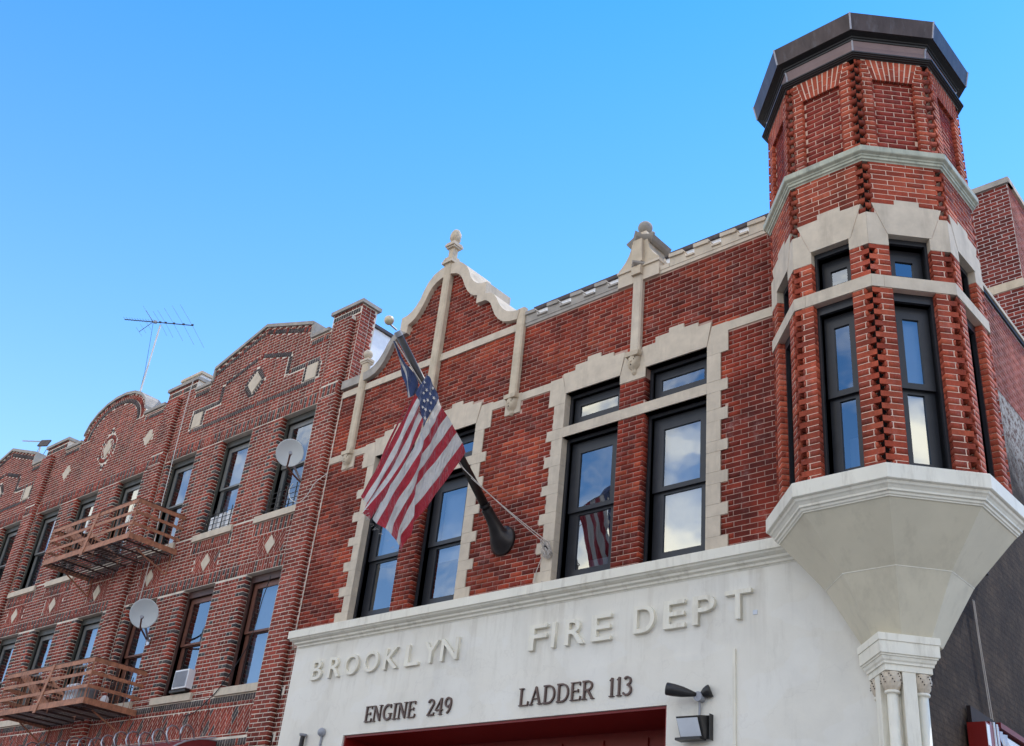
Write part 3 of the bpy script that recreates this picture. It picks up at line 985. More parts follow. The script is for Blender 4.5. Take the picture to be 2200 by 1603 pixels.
# painted ledge between the floors
def sweep(fr, prof, u0, u1, name, mat, parent, retL=True):
    """moulding profile [(out, z)] run from u0 to u1"""
    k = len(prof)
    vs = [fr.p(u0 - (p if retL else 0), z, p) for p, z in prof] + [fr.p(u1, z, p) for p, z in prof]
    # returned end: the profile closes against the wall
    fs = [(i, i + 1, i + 1 + k, i + k) for i in range(k - 1)]
    vs += [fr.p(u0, z, -0.02) for p, z in prof] + [fr.p(u1, z, -0.02) for p, z in prof]
    fs += [(i + 2 * k, i + 2 * k + 1, i + 1, i) for i in range(k - 1)]
    fs += [(i + k, i + k + 1, i + 3 * k + 1, i + 3 * k) for i in range(k - 1)]
    return MB().add(vs, fs).build(name, mat, parent)
ledge = [(-0.02, 4.53), (0.20, 4.505), (0.205, 4.50), (0.205, 4.385), (0.185, 4.378), (0.175, 4.36), (0.15, 4.345), (0.125, 4.335), (0.12, 4.31), (0.105, 4.305), (0.085, 4.295), (0.08, 4.27), (0.06, 4.262), (0.055, 4.25), (-0.02, 4.25)]
for a, b in ((-13.80, -12.2), (-12.197, -9.9), (-9.897, -7.2), (-7.197, -4.9)):
    sweep(F0, ledge, a, b, 'ledge', 'paint', fh, retL=(a < -13.7))
# white ground floor with the wide door opening
GO = (-12.42, -6.955, 2.865)
MB().prism(F0, [(-13.93, -1.46), (-13.93, 4.40), (-4.18, 4.40), (-4.18, -1.46), (GO[1], -1.46), (GO[1], GO[2]), (GO[0], GO[2]), (GO[0], -1.46)], -0.30, 0.05).build('ground_floor_wall', 'stucco', fh)
# slightly proud panel around the doorway
MB().prism(F0, [(-13.22, -1.45), (-13.22, 3.385), (-6.12, 3.385), (-6.12, -1.45), (GO[1] + .001, -1.45), (GO[1] + .001, GO[2] + .001), (GO[0] - .001, GO[2] + .001), (GO[0] - .001, -1.45)], 0.0505, 0.062).build('door_surround', 'stucco', fh)
MB().box(F0, -6.119, -6.085, -1.45, 3.39, .0505, .069).build('corner_bead', 'paint', fh)
MB().box(F0, -5.875, -5.82, 3.735, 3.785, .0505, .055).build('cover_plate', 'lens', fh)
# red door case
dc = MB().prism(F0, [(GO[0] + .002, -1.45), (GO[0] + .002, GO[2] - .002), (GO[1] - .002, GO[2] - .002), (GO[1] - .002, -1.45), (GO[1] - .03, -1.45), (GO[1] - .03, GO[2] - .03), (GO[0] + .03, GO[2] - .03), (GO[0] + .03, -1.45)], -0.85, 0.035).build('door_case', 'red_paint', fh)
dr = MB().box(F0, GO[0] + .03, GO[1] - .03, -1.45, GO[2] - .03, -0.86, -0.80).build('garage_door', 'red_paint', fh)
for i in range(7):
    z = -1.35 + i * .6
    for k in range(8):
        x0 = GO[0] + .1 + k * .66
        MB().box(F0, x0, x0 + .56, z, min(z + .5, GO[2] - .1), -0.799, -0.78).build('door_panel', 'red_paint', dr)

# --- lettering
def glyph_font(ch, x0, z0, wd, ht, depth, n0, mat, bold=0.0):
    cu = bpy.data.curves.new('letter', 'FONT')
    cu.body = ch
    cu.size = 1.0
    cu.extrude = 0.5
    cu.offset = bold
    cu.resolution_u = 6
    ob = bpy.data.objects.new('tmp', cu)
    COL.objects.link(ob)
    dg = bpy.context.evaluated_depsgraph_get()
    me = bpy.data.meshes.new_from_object(ob.evaluated_get(dg))
    bpy.data.objects.remove(ob)
    xs = [v.co.x for v in me.vertices]
    ys = [v.co.y for v in me.vertices]
    ax, bx_, ay, by = min(xs), max(xs), min(ys), max(ys)
    for v in me.vertices:
        x = x0 + (v.co.x - ax) / (bx_ - ax) * wd
        z = z0 + (v.co.y - ay) / (by - ay) * ht
        v.co = F0.p(x, z, n0 + (v.co.z + .5) * depth)
    me.materials.clear()
    me.materials.append(M[mat])
    me.name = 'letter'
    o = bpy.data.objects.new('letter', me)
    COL.objects.link(o)
    o.parent = fh
    o.matrix_parent_inverse = Matrix.Translation(-world_loc(fh))
    return o
k = 0.995
def word(seq, z0, ht, n0, mat, depth, bold):
    for ch, a, b in seq:
        glyph_font(ch, a * k, z0, (b - a) * k, ht, depth, n0, mat, bold)
word([('B', -13.46, -13.22), ('R', -13.06, -12.79), ('O', -12.70, -12.38), ('O', -12.27, -11.95), ('K', -11.83, -11.53), ('L', -11.39, -11.11), ('Y', -11.02, -10.74), ('N', -10.68, -10.355)], 3.715, 0.30, 0.045, 'paint', 0.05, 0.008)
word([('F', -9.09, -8.80), ('I', -8.715, -8.66), ('R', -8.50, -8.20), ('E', -8.09, -7.795)], 3.68, 0.32, 0.045, 'paint', 0.055, 0.008)
word([('D', -7.465, -7.17), ('E', -7.045, -6.75), ('P', -6.65, -6.36), ('T', -6.23, -5.90)], 3.70, 0.325, 0.045, 'paint', 0.055, 0.008)
# seriffed bronze letters drawn stroke by stroke: (points, widths) on a unit-high grid
TH, TN, SR = 0.115, 0.06, 0.042
def ser(x, z, w_=0.30): return ([(x - w_ / 2, z), (x + w_ / 2, z)], SR)
def arc(cx, cz, rx, rz, a0, a1, n=14): return [(cx + rx * math.cos(R(a0 + (a1 - a0) * i / n)), cz + rz * math.sin(R(a0 + (a1 - a0) * i / n))) for i in range(n + 1)]
GL = {
 'E': (0.60, [([(.12, 0), (.12, 1)], TH), ([(.02, .975), (.56, .975)], SR), ([(.55, 1.0), (.55, .80)], SR), ([(.12, .52), (.46, .52)], SR), ([(.46, .61), (.46, .43)], SR), ([(.02, .025), (.58, .025)], SR), ([(.57, 0), (.60, .22)], SR)]),
 'N': (0.78, [([(.14, 0), (.14, 1)], TN), ([(.14, .97), (.64, .03)], TH), ([(.64, 0), (.64, 1)], TN), ser(.12, .025, .26), ser(.08, .975, .22), ser(.64, .975, .26)]),
 'G': (0.78, [(arc(.42, .5, .34, .46, 48, 310), 0.115), ([(.66, .36), (.66, .06)], TH), ser(.64, .40, .28), ([(.645, .98), (.645, .74)], SR)]),
 'I': (0.32, [([(.16, 0), (.16, 1)], TH), ser(.16, .025), ser(.16, .975)]),
 'L': (0.60, [([(.14, 0), (.14, 1)], TH), ser(.14, .975), ([(.02, .025), (.56, .025)], SR), ([(.56, 0), (.59, .24)], SR)]),
 'A': (0.74, [([(.10, 0), (.37, 1)], TN), ([(.36, 1), (.64, 0)], TH), ([(.20, .34), (.53, .34)], SR), ser(.10, .025, .24), ser(.64, .025, .26)]),
 'D': (0.74, [([(.14, 0), (.14, 1)], TH), ([(.03, .975)] + arc(.34, .5, .34, .475, 90, -90) + [(.03, .025)], 0.085)]),
 'R': (0.70, [([(.14, 0), (.14, 1)], TH), ([(.03, .975)] + arc(.34, .74, .22, .235, 90, -90) + [(.14, .505)], 0.085), ([(.34, .50), (.60, .03)], TH), ser(.14, .025), ser(.62, .025, .18)]),
 '2': (0.52, [(arc(.26, .74, .19, .22, 170, -20) + [(.10, .06)], 0.095), ([(.04, .04), (.50, .04)], 0.085), ([(.49, 0), (.51, .18)], SR)]),
 '4': (0.56, [([(.40, 0), (.40, 1)], TH), ([(.38, .97), (.04, .30)], 0.06), ([(.02, .29), (.54, .29)], 0.07), ser(.40, .025, .24)]),
 '9': (0.54, [(arc(.27, .70, .20, .26, 0, 360, 20), 0.10), (arc(.14, .64, .335, .60, 8, -75, 10), 0.09)]),
 '1': (0.34, [([(.18, 0), (.18, 1)], TH), ([(.06, .85), (.18, .96)], SR), ser(.18, .025, .28)]),
 '3': (0.50, [(arc(.22, .76, .18, .20, 150, -80), 0.09), (arc(.20, .28, .23, .26, 88, -150), 0.10)]),
}
def serif_text(txt, x0, x1, z0, ht):
    wt = sum(.42 if c == ' ' else GL[c][0] for c in txt) + .07 * (len(txt) - 1)
    sc = (x1 - x0) / wt
    x = x0
    for c in txt:
        if c == ' ':
            x += .49 * sc
            continue
        wd, st = GL[c]
        mb = MB()
        for q, (pts, t) in enumerate(st):
            ctr = [Vector((x + a * sc, z0 + b * ht)) for a, b in pts]
            n = len(ctr)
            lft, rgt = [], []
            tt = t * ht * .5
            for i in range(n):
                d = (ctr[min(i + 1, n - 1)] - ctr[max(i - 1, 0)]).normalized()
                nn_ = Vector((-d.y, d.x)) * tt
                lft.append(ctr[i] + nn_)
                rgt.append(ctr[i] - nn_)
            poly = [(p.x, p.y) for p in lft] + [(p.x, p.y) for p in rgt[::-1]]
            vs = [F0.p(a, b, 0.055) for a, b in poly] + [F0.p(a, b, 0.088 + q * .0007) for a, b in poly]
            m_ = 2 * n
            fs = [(i, i + 1, m_ - 2 - i, m_ - 1 - i) for i in range(n - 1)]
            fs = [tuple(j for j in f) for f in fs] + [tuple(j + m_ for j in f)[::-1] for f in fs]
            fs += [(i, (i + 1) % m_, (i + 1) % m_ + m_, i + m_) for i in range(m_)]
            mb.add(vs, fs)
        mb.build('letter', 'bronze', fh)
        x += (wd + .07) * sc
serif_text('ENGINE', -12.00, -10.985, 3.01, .215)
serif_text('249', -10.755, -10.30, 3.01, .215)
serif_text('LADDER', -9.135, -7.965, 3.01, .215)
serif_text('113', -7.755, -7.42, 3.01, .215)

# body behind the facade: roof, side wall, back
MB().box(F0, -14.09, -4.3, 8.45, 8.60, -14.0, -0.33).build('roof', 'tarpaper', fh)
MB().box(F0, -13.9, -4.5, -1.46, 8.44, -14.2, -14.01).build('rear_wall', 'mortar_fire', fh)
MB().box(F0, -14.08, -13.95, -1.46, 8.44, -14.0, -0.33).build('party_wall', 'mortar_fire', fh)
MB().box(F0, -10.25, -5.6, 9.10, 9.60, -0.75, -0.66).build('roof_upstand', 'silver', fh)
MB().box(F0, -10.25, -5.6, 9.601, 9.665, -0.80, -0.62).build('roof_edge', 'copper', fh)
# side wall, slightly out of square
SWU = Vector((-0.035, 1, 0)).normalized()
FS = Fr((-4.12, 0.32, 0), SWU, (0, 0, 1), Vector((1, 0.035, 0)))
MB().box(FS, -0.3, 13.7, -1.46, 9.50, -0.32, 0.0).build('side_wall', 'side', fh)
MB().box(FS, 1.0, 13.7, 9.505, 9.57, -0.36, 0.05).build('side_coping', 'lime', fh)
MB().box(FS, 1.0, 13.7, 9.455, 9.504, -0.34, 0.03).build('drip_edge', 'black_m', fh)
BR.fill(FS, [rect(1.2, 8.0, 7.86, 9.45)], [], 7.87, 9.46, 'brick_pink', 0.003, 0.068, 0.056, 0.2, 0.012)

# ------------------------------------------------------------------ corner turret (parts of the firehouse)
TC = Vector((-4.275, 0.0, 0))
TA = 1.06
def face(k, a=TA):
    th = R(-180 + 45 * k)
    n = Vector((math.cos(th), math.sin(th), 0))
    return Fr(TC, Vector((-n.y, n.x, 0)), (0, 0, 1), n), a
def tf(k): return face(k)[0]
def half(a): return a * math.tan(R(22.5))
OW = 0.222
inner_a = TA - 0.105
tw = None
def octring(prof, name, mat, parent=None, c=TC, **kw):
    return MB().loft((c.x, c.y), prof, 8, 22.5, **kw).build(name, mat, parent or fh)
for k_ in range(8):
    fr = tf(k_)
    vis = k_ in (0, 1, 2, 3, 4, 5)
    hl = [rect(-OW - .006, OW + .006, 4.595, 6.65), rect(-OW - .006, OW + .006, 6.80, 7.355)]
    # mortar slab with cut-back corners, and an inner wall with the notch shade put into its colour
    MB().prism(fr, rect(-.355, .355, 4.58, 8.36), inner_a - 0.001, TA - .0012, hl).build('turret_wall', 'mortar_tower', fh)
    h_ = half(inner_a) - .001
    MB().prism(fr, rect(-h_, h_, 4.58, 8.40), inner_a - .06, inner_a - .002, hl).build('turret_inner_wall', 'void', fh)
    MB().prism(fr, rect(-.355, .355, 8.50, 9.92), inner_a - 0.001, TA - .0012, [rect(-.252, .252, 8.502, 9.615)]).build('turret_wall', 'mortar_tower', fh)
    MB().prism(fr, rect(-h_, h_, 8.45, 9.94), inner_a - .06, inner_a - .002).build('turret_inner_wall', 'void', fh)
    if vis:
        MB().prism(fr, rect(-.2515, .2515, 8.503, 9.614), inner_a, TA - .040).build('panel_wall', 'mortar_tower', fh)
        # window pair
        window(fh, fr, -OW, OW, 4.60, 6.65, TA, [((.028, .028, .02, .10), .075), ((.028, .028, .02, .03), .115), ((.026, .026, .02, .03), .15)], (-.085, .085, 4.77, 6.40, .20), (5.53, 5.64), room=.3, shade={2: [('curtain', 4.62, 5.2, .22)], 3: [('shade', 4.62, 6.5, .05)]}.get(k_))  # the full-height shade is added, its white standing in for cloud reflection
        window(fh, fr, -OW, OW, 6.80, 7.35, TA, [((.028, .028, .02, .06), .075), ((.028, .028, .02, .03), .115), ((.026, .026, .02, .03), .15)], (-.095, .095, 6.955, 7.145, .19), room=.3)
    # stones
    a1 = TA + .008
    e1 = half(a1)
    lint = [(-.225, 7.35), (-.375, 7.752), (-.125, 7.755), (-.125, 7.822), (.146, 7.822), (.146, 7.757), (.385, 7.745), (.245, 7.35)]
    if vis:
        MB().prism(fr, lint, TA - .09, TA + .006).build('turret_lintel', 'lime', fh)
    # courses
    def t_tone(): return (0.1 + rnd() * .78)
    r_ = 0
    z = 4.606
    while z < 8.33 and vis:
        z1 = z + .0600
        if 7.13 < z < 7.19:
            z1 = 7.196
        zc = (z + z1) / 2 if z < 7.13 or z > 7.19 else 7.17
        p = r_ % 2
        bands = []
        if z > 6.60 and z < 6.80:
            r_ += 1
            z += .0682
            if z < 6.80 and z + .0682 > 6.80:
                z = 6.804
            continue
        stones = []
        if 7.19 < zc < 7.63:
            # springers leave no brick
            r_ += 1
            z += .0682
            continue
        bt = 'brick_tower'
        if zc < 7.19:
            L_, Rr = -.44, .44
            if p == 0:
                # left end held back, right end run out to the corner
                BR.one(fr, -.372, -.345, z, z1, TA, t_tone(), bt, .09)
                BR.one(fr, -.335, -OW, z, z1, TA, t_tone(), bt, .101)
                BR.one(fr, OW, .4388, z, z1, TA, t_tone(), bt, .045, mitre=1)
                BR.one(fr, OW, .355, z, z1, TA - .046, t_tone(), bt, .056)
            else:
                BR.one(fr, -.4388, -OW, z, z1, TA, t_tone(), bt, .045, mitre=-1)
                BR.one(fr, -.355, -OW, z, z1, TA - .046, t_tone(), bt, .056)
                BR.one(fr, OW, .335, z, z1, TA, t_tone(), bt, .101)
                BR.one(fr, .345, .372, z, z1, TA, t_tone(), bt, .09)
        else:
            a = -.372 if p == 0 else -.4385
            b = .4385 if p == 0 else .372
            iv = subtract([(a, b)], [q for q in spans(lint, zc)] + [q for q in spans(lint, z + .055)] + [q for q in spans(lint, z + .004)])
            for (c0, d0) in iv:
                x = c0
                n_ = max(1, round((d0 - c0) / .19))
                cuts_ = [c0 + (d0 - c0) * i / n_ + (rnd() - .5) * .03 * (0 < i < n_) for i in range(n_ + 1)]
                if p == 1 and n_ > 2:
                    cuts_ = [c0, c0 + .10] + [c0 + .10 + (d0 - c0 - .10) * i / (n_ - 1) for i in range(1, n_)]
                for i in range(len(cuts_) - 1):
                    if cuts_[i + 1] - cuts_[i] > .02:
                        edge = abs(cuts_[i]) > .43 or abs(cuts_[i + 1]) > .43
                        BR.one(fr, cuts_[i] + (.004 if i else 0), cuts_[i + 1] - (.004 if i < len(cuts_) - 2 else 0), z, z1, TA, t_tone(), bt, .045, mitre=(0 if not edge else (1 if cuts_[i + 1] > .43 else -1)))
        r_ += 1
        z += .0682
    # upper shaft
    r_ = 0
    z = 8.545
    while z < 9.88 and vis:
        z1 = z + .0600
        zc = (z + z1) / 2
        p = r_ % 2
        fan = .235 + max(0, (zc - 9.60)) * .25 if zc > 9.6 else .235
        for sgn in (-1, 1):
            outw = .4385 if ((p == 0) == (sgn > 0)) else .372
            a, b = sorted((sgn * fan, sgn * outw))
            if p == 0 and outw > .4:
                BR.one(fr, a, b, z, z1, TA, t_tone(), 'brick_tower', .045, mitre=sgn)
            else:
                m_ = (a + b) / 2 + .03 * sgn
                BR.one(fr, a, m_ - .004, z, z1, TA, t_tone(), 'brick_tower', .045, mitre=(-1 if outw > .4 and sgn < 0 else 0))
                BR.one(fr, m_ + .004, b, z, z1, TA, t_tone(), 'brick_tower', .045, mitre=(1 if outw > .4 and sgn > 0 else 0))
        r_ += 1
        z += .0682
    if vis:
        BR.fill(fr, [rect(-.2515, .2515, 8.50, 9.64)], [], 8.545, 9.635, 'brick_panel', TA - .0375, .0682, .060, .2, .009, depth=.02, tone=lambda x, z, r: .1 + rnd() * .85)
        # splayed flat arch
        nb = 9
        for i in range(nb):
            t0, t1 = -1 + 2 * i / nb, -1 + 2 * (i + 1) / nb
            def pt(t, z): return (t * (.235 + (z - 9.60) * .25), z)
            split = 9.70 if i % 2 else 9.80
            for za, zb in ((9.602, split - .004), (split + .004, 9.912)):
                q = [pt(t0 + .03, za), pt(t1 - .03, za), pt(t1 - .03, zb), pt(t0 + .03, zb)]
                MB().prism(fr, q, TA - .05, TA + .002).build('arch_brick', 'brick_tower', fh).color = (.15 + rnd() * .7, 0, 0, 1)
# string course, springers: one stone per face, mitred at the corners
for k_ in (0, 1, 2, 3, 4, 5):
    fr = tf(k_)
    a1 = TA + .010
    def mitred(poly_l, n0, n1, name, mat):
        """polygon touching the corner lines is mitred: u scales with depth there"""
        mb = MB()
        k = len(poly_l)
        vs = []
        for n in (n1, n0):
            h = half(n)
            for u, z in poly_l:
                uu = u if abs(u) < .43 else math.copysign(h - .0008, u)
                vs.append(fr.p(uu, z, n))
        tris = tessellate_polygon([[Vector((p[0], p[1], 0)) for p in poly_l]])
        fs = [tuple(t) for t in tris] + [(t[2] + k, t[1] + k, t[0] + k) for t in tris] + [(i, (i + 1) % k, (i + 1) % k + k, i + k) for i in range(k)]
        return mb.add(vs, fs).build(name, mat, fh)
    mitred([(-.44, 6.652), (-.31, 6.652), (-.31, 6.80), (-.44, 6.80)], TA - .12, a1, 'string_stone', 'lime')
    mitred([(-.307, 6.652), (.44, 6.652), (.44, 6.80), (-.307, 6.80)], TA - .12, a1, 'string_stone', 'lime')
    mitred([(-.44, 7.20), (-OW, 7.20), (-OW, 7.348), (-.229, 7.35), (-.331, 7.62), (-.44, 7.62)], TA - .10, TA + .003, 'springer_stone', 'lime')
    mitred([(OW, 7.20), (.44, 7.20), (.44, 7.62), (.346, 7.62), (.249, 7.35), (OW, 7.348)], TA - .10, TA + .003, 'springer_stone', 'lime')
octring([(0.9, 8.335), (1.062, 8.338), (1.068, 8.352), (1.085, 8.36), (1.088, 8.385), (1.10, 8.392), (1.105, 8.408), (1.132, 8.425), (1.138, 8.435), (1.138, 8.50), (1.12, 8.508), (1.0, 8.535)], 'mid_cornice', 'paint_green', cap0=False, cap1=False)
# turret roof and its metal cornice
RF = [(0.02, 9.914), (1.062, 9.916), (1.068, 9.925), (1.09, 9.928), (1.092, 9.938), (1.112, 9.941), (1.114, 9.951), (1.13, 9.954), (1.13, 9.972), (1.04, 9.98)]
octring(RF, 'eaves_moulding', 'black_m', cap0=False, cap1=False)
octring([(1.038, 9.978), (1.046, 10.13), (1.068, 10.205)], 'eaves_frieze', 'frieze', cap0=False, cap1=False)
octring([(0.02, 10.20), (1.078, 10.203), (1.084, 10.222), (1.10, 10.226), (1.104, 10.245), (1.125, 10.25), (1.165, 10.258), (1.165, 10.30)], 'eaves_soffit', 'black_m', cap0=False, cap1=False)
octring([(1.15, 10.262), (1.182, 10.262), (1.225, 10.50), (1.215, 10.512), (0.5, 10.62), (0.01, 10.64)], 'turret_roof', 'copper', cap0=False, cap1=False)
for k_ in range(8):
    th = R(-157.5 + 45 * k_)
    d = Vector((math.cos(th), math.sin(th), 0))
    f = 1 / math.cos(math.pi / 8)
    MB().tube([TC + d * (1.180 * f) + Vector((0, 0, 10.264)), TC + d * (1.224 * f) + Vector((0, 0, 10.50))], .012, 6).build('roof_seam', 'copper_l', fh)
    MB().tube([TC + d * (1.040 * f) + Vector((0, 0, 9.98)), TC + d * (1.048 * f) + Vector((0, 0, 10.13)), TC + d * (1.068 * f) + Vector((0, 0, 10.20))], .012, 6).build('frieze_seam', 'copper_l', fh)
# sill and bowl-shaped corbel
octring([(0.95, 4.603), (1.05, 4.60), (1.165, 4.585), (1.175, 4.578), (1.175, 4.435), (1.165, 4.428), (1.145, 4.424), (1.135, 4.40), (1.118, 4.388), (1.10, 4.365), (1.098, 4.345), (1.078, 4.338), (1.072, 4.318), (1.058, 4.312), (1.054, 4.30)], 'turret_sill', 'paint', cap0=False, cap1=False)
octring([(1.055, 4.302), (1.04, 4.295), (0.642, 3.792)], 'bowl_upper', 'bowl', cap0=False, cap1=False)
octring([(0.640, 3.788), (0.33, 3.20), (0.2, 3.18)], 'bowl_lower', 'bowl', cap0=False, cap1=False)
octring([(0.6435, 3.796), (0.645, 3.7905), (0.6415, 3.786)], 'bowl_joint', 'paint', cap0=False, cap1=False)
# square capital turned 45 degrees, with its clustered shafts
CC = Vector((-4.277, -0.114, 0))
MB().loft((CC.x, CC.y), [(0.27, 3.225), (0.292, 3.222), (0.292, 3.155), (0.282, 3.151), (0.282, 3.04), (0.268, 3.036), (0.268, 3.022), (0.258, 3.018), (0.25, 2.99), (0.238, 2.975), (0.236, 2.955), (0.222, 2.952), (0.222, 2.895), (0.1, 2.89)], 4, 0).build('capital', 'paint', fh)
MB().loft((CC.x, CC.y), [(0.128, 2.90), (0.128, -1.45)], 4, 0).build('pier_core', 'paint', fh)
FA = Fr(CC, (1, 1, 0), (0, 0, 1), (1, -1, 0))
FB = Fr(CC, (1, -1, 0), (0, 0, 1), (-1, -1, 0))
for fr_, uo in ((FA, 0.0), (FB, -0.02)):
    MB().box(fr_, -.062 + uo, .062 + uo, -1.45, 2.897, .10, .214).build('pier_strip', 'paint', fh)
for su, sv in ((-1, 1), (1, 1), (-1, -1)):
    q = FA.p(.138 * su, 0, .138 * sv)
    c_ = (q.x, q.y)
    sh = lathe(c_, [(.052, -1.45), (.052, 2.70)], 18).build('column_shaft', 'paint', fh, smooth=True)
    lathe(c_, [(.05, 2.695), (.068, 2.70), (.072, 2.712), (.068, 2.724), (.05, 2.728)], 18).build('column_ring', 'paint', sh, smooth=True)
    pr_ = [(.058, 2.728), (.078, 2.76), (.090, 2.80), (.094, 2.84), (.088, 2.875), (.080, 2.893)]
    vs, fs = [], []
    sgm = 24
    for i, (rr, zz) in enumerate(pr_):
        for j in range(sgm):
            t = 2 * math.pi * j / sgm
            q_ = rr * (1 + .045 * math.sin(8 * t + (i % 2) * math.pi))
            vs.append((c_[0] + q_ * math.cos(t), c_[1] + q_ * math.sin(t), zz))
    for i in range(len(pr_) - 1):
        for j in range(sgm):
            fs.append((i * sgm + j, i * sgm + (j + 1) % sgm, (i + 1) * sgm + (j + 1) % sgm, (i + 1) * sgm + j))
    MB().add(vs, fs).build('carved_capital', 'lime', sh, smooth=False)
    dots = MB()
    for i, zz in enumerate((2.79, 2.815, 2.845, 2.865)):
        for j in range(7):
            t = 2 * math.pi * (j + .5 * (i % 2)) / 7 + i * .3
            rr = .096
            p0 = Vector((c_[0] + rr * math.cos(t), c_[1] + rr * math.sin(t), zz))
            dots.loft((p0.x, p0.y), sphere_prof(.0065, zz, 4), 6, 0, apothem=False)
    dots.build('hole_shade_bead', 'void', sh)  # near-black beads on the surface, drill-hole shade put into colour

BR_FH_MATS = ['brick_fire', 'brick_tower', 'brick_panel', 'brick_pink', 'side']
nb = BR.finish(fh, BR_FH_MATS, 290)
print('firehouse bricks', nb)

# ------------------------------------------------------------------ brick block beyond
bk = thing('brick_block', 'tall plain brick block with a stone band rising behind the turret at the right edge', 'building', (-4.9, 6.1, 8.6))
BK = Bricks()
FK = Fr((-4.30, 6.08, 0), (1, 0, 0), (0, 0, 1), (0, -1, 0))
FKs = Fr((-4.30, 6.08, 0), SWU, (0, 0, 1), Vector((1, 0.035, 0)))
bz = MB()
bz.v = [tuple(FK.p(-1.35, 8.6, 0)), tuple(FK.p(0, 8.6, 0)), tuple(FKs.p(3.0, 8.6, 0)), tuple(FKs.p(3.0, 8.6, 0) + Vector((-1.3, 0, 0)))]
bz.v += [(a, b, 13.15) for a, b, c in bz.v]
bz.f = [(0, 1, 5, 4), (1, 2, 6, 5), (2, 3, 7, 6), (3, 0, 4, 7), (4, 5, 6, 7)]
bz.m = [0] * 5
bz.build('block_wall', 'mortar_bulk', bk)
for a, b in ((-1.36, -.62), (-.617, .01)):
    MB().box(FK, a, b, 10.96, 11.12, -0.02, .02).build('band_stone', 'lime_w', bk)
    MB().box(FK, a - .03, b + .03 * (b > -.5), 13.152, 13.27, -0.2, .05).build('coping_stone', 'lime_g', bk)
MB().box(FKs, 0.0, 3.0, 13.152, 13.27, -0.25, .045).build('coping_stone', 'lime', bk)
BK.fill(FK, [rect(-1.35, 0, 8.6, 13.15)], [rect(-1.4, .1, 10.95, 11.13)], 8.7, 13.15, 'brick_bulk', .003, .073, .060, .2, .013)
BK.fill(FKs, [rect(0, 3.0, 8.6, 13.15)], [], 8.7, 13.15, 'brick_pink', .003, .073, .060, .2, .013, phase=.1)
BK.finish(bk, ['brick_bulk', 'brick_pink'], 280)
#MARK-APT
# ------------------------------------------------------------------ APARTMENT BUILDING
ap = thing('apartment_building', 'patterned brick apartment building with light mortar, stepped and arched parapets and pale diamonds', 'apartment building', (-22, 0, -1.6))
BA = Bricks()
AL = -33.4                       # left end
UP = [(-15.88, -14.86), (-17.84, -16.82), (-19.78, -18.74), (-21.80, -20.77), (-23.70, -22.68), (-25.52, -24.45), (-27.50, -26.46), (-29.45, -28.42), (-31.40, -30.36)]
ZL0, ZL1, ZU0, ZU1 = 3.83, 5.80, 6.88, 8.90
def gab(c):
    return [(c - 1.69, 10.57), (c - 1.67, 10.90), (c, 11.41), (c + 1.67, 10.90), (c + 1.69, 10.57)]
CA, CBm, CCm = -17.17, -22.95, -28.62
arcp = []
for i in range(21):
    t = math.pi - math.pi * i / 20
    h0 = 1.42 * math.cos(t)
    arcp.append((CBm + h0, 10.57 + .03 + 0.84 * math.sqrt(max(0, 1 - (h0 / 1.42) ** 2)) ** 0.95))
arcp = [(CBm - 1.43, 10.57)] + arcp[1:-1] + [(CBm + 1.43, 10.57)]
def blk(a, b, z=10.87): return [(a, 10.57), (a, z), (b, z), (b, 10.57)]
top = [(AL, 10.57)] + blk(-32.1, -31.05) + gab(CCm) + blk(-26.30, -25.20) + arcp + blk(-20.62, -19.48) + gab(CA) + blk(-14.90, -14.06)[:-1]
CT = .075                       # coping thickness
def off(poly, d): return [(x, z - d) for x, z in poly]
body = [(AL, -1.46)] + off(top, CT) + [(-14.06, 8.8), (-14.12, 8.8), (-14.12, 4.28), (-13.94, 4.28), (-13.94, -1.46)]
hol = []
for a, b in UP:
    hol += [rect(a, b, ZL0, ZL1), rect(a, b, ZU0, ZU1)]
MB().prism(F0, body, -0.36, 0.0, hol).build('front_wall', 'mortar_apt', ap)
# coping stones follow the parapet
def coping(pts, th=CT, name='coping_stone', mat='lime_g'):
    for i in range(len(pts) - 1):
        (x0, z0), (x1, z1) = pts[i], pts[i + 1]
        if abs(x1 - x0) < 0.05:
            continue
        MB().prism(F0, [(x0, z0 - th), (x1, z1 - th), (x1, z1), (x0, z0)], -0.42, 0.045).build(name, mat, ap)
coping([(-20.66, 10.87), (-19.44, 10.87)])
coping([(-19.44, 10.57), (CA - 1.69, 10.57)])
coping([(CA + 1.69, 10.57), (-14.94, 10.57)])
coping([(-14.95, 10.88), (-14.01, 10.88)])
coping(gab(CA)[1:4])
coping(gab(CCm)[1:4])
coping([(-26.34, 10.87), (-25.16, 10.87)])
coping([(CCm + 1.69, 10.57), (-26.34, 10.57)])
coping([(-25.16, 10.57), (CBm - 1.43, 10.57)])
coping([(CBm + 1.43, 10.57), (-20.66, 10.57)])
coping(arcp[1:-1][::2])
coping([(-32.1, 10.87), (-31.0, 10.87)])
# light corner end of the gable copings (short sides)
for c in (CA, CCm):
    for s_ in (-1, 1):
        x = c + s_ * 1.67
        MB().box(F0, x - .035, x + .035, 10.55, 10.87, -0.40, .03).build('coping_end', 'lime_g', ap)

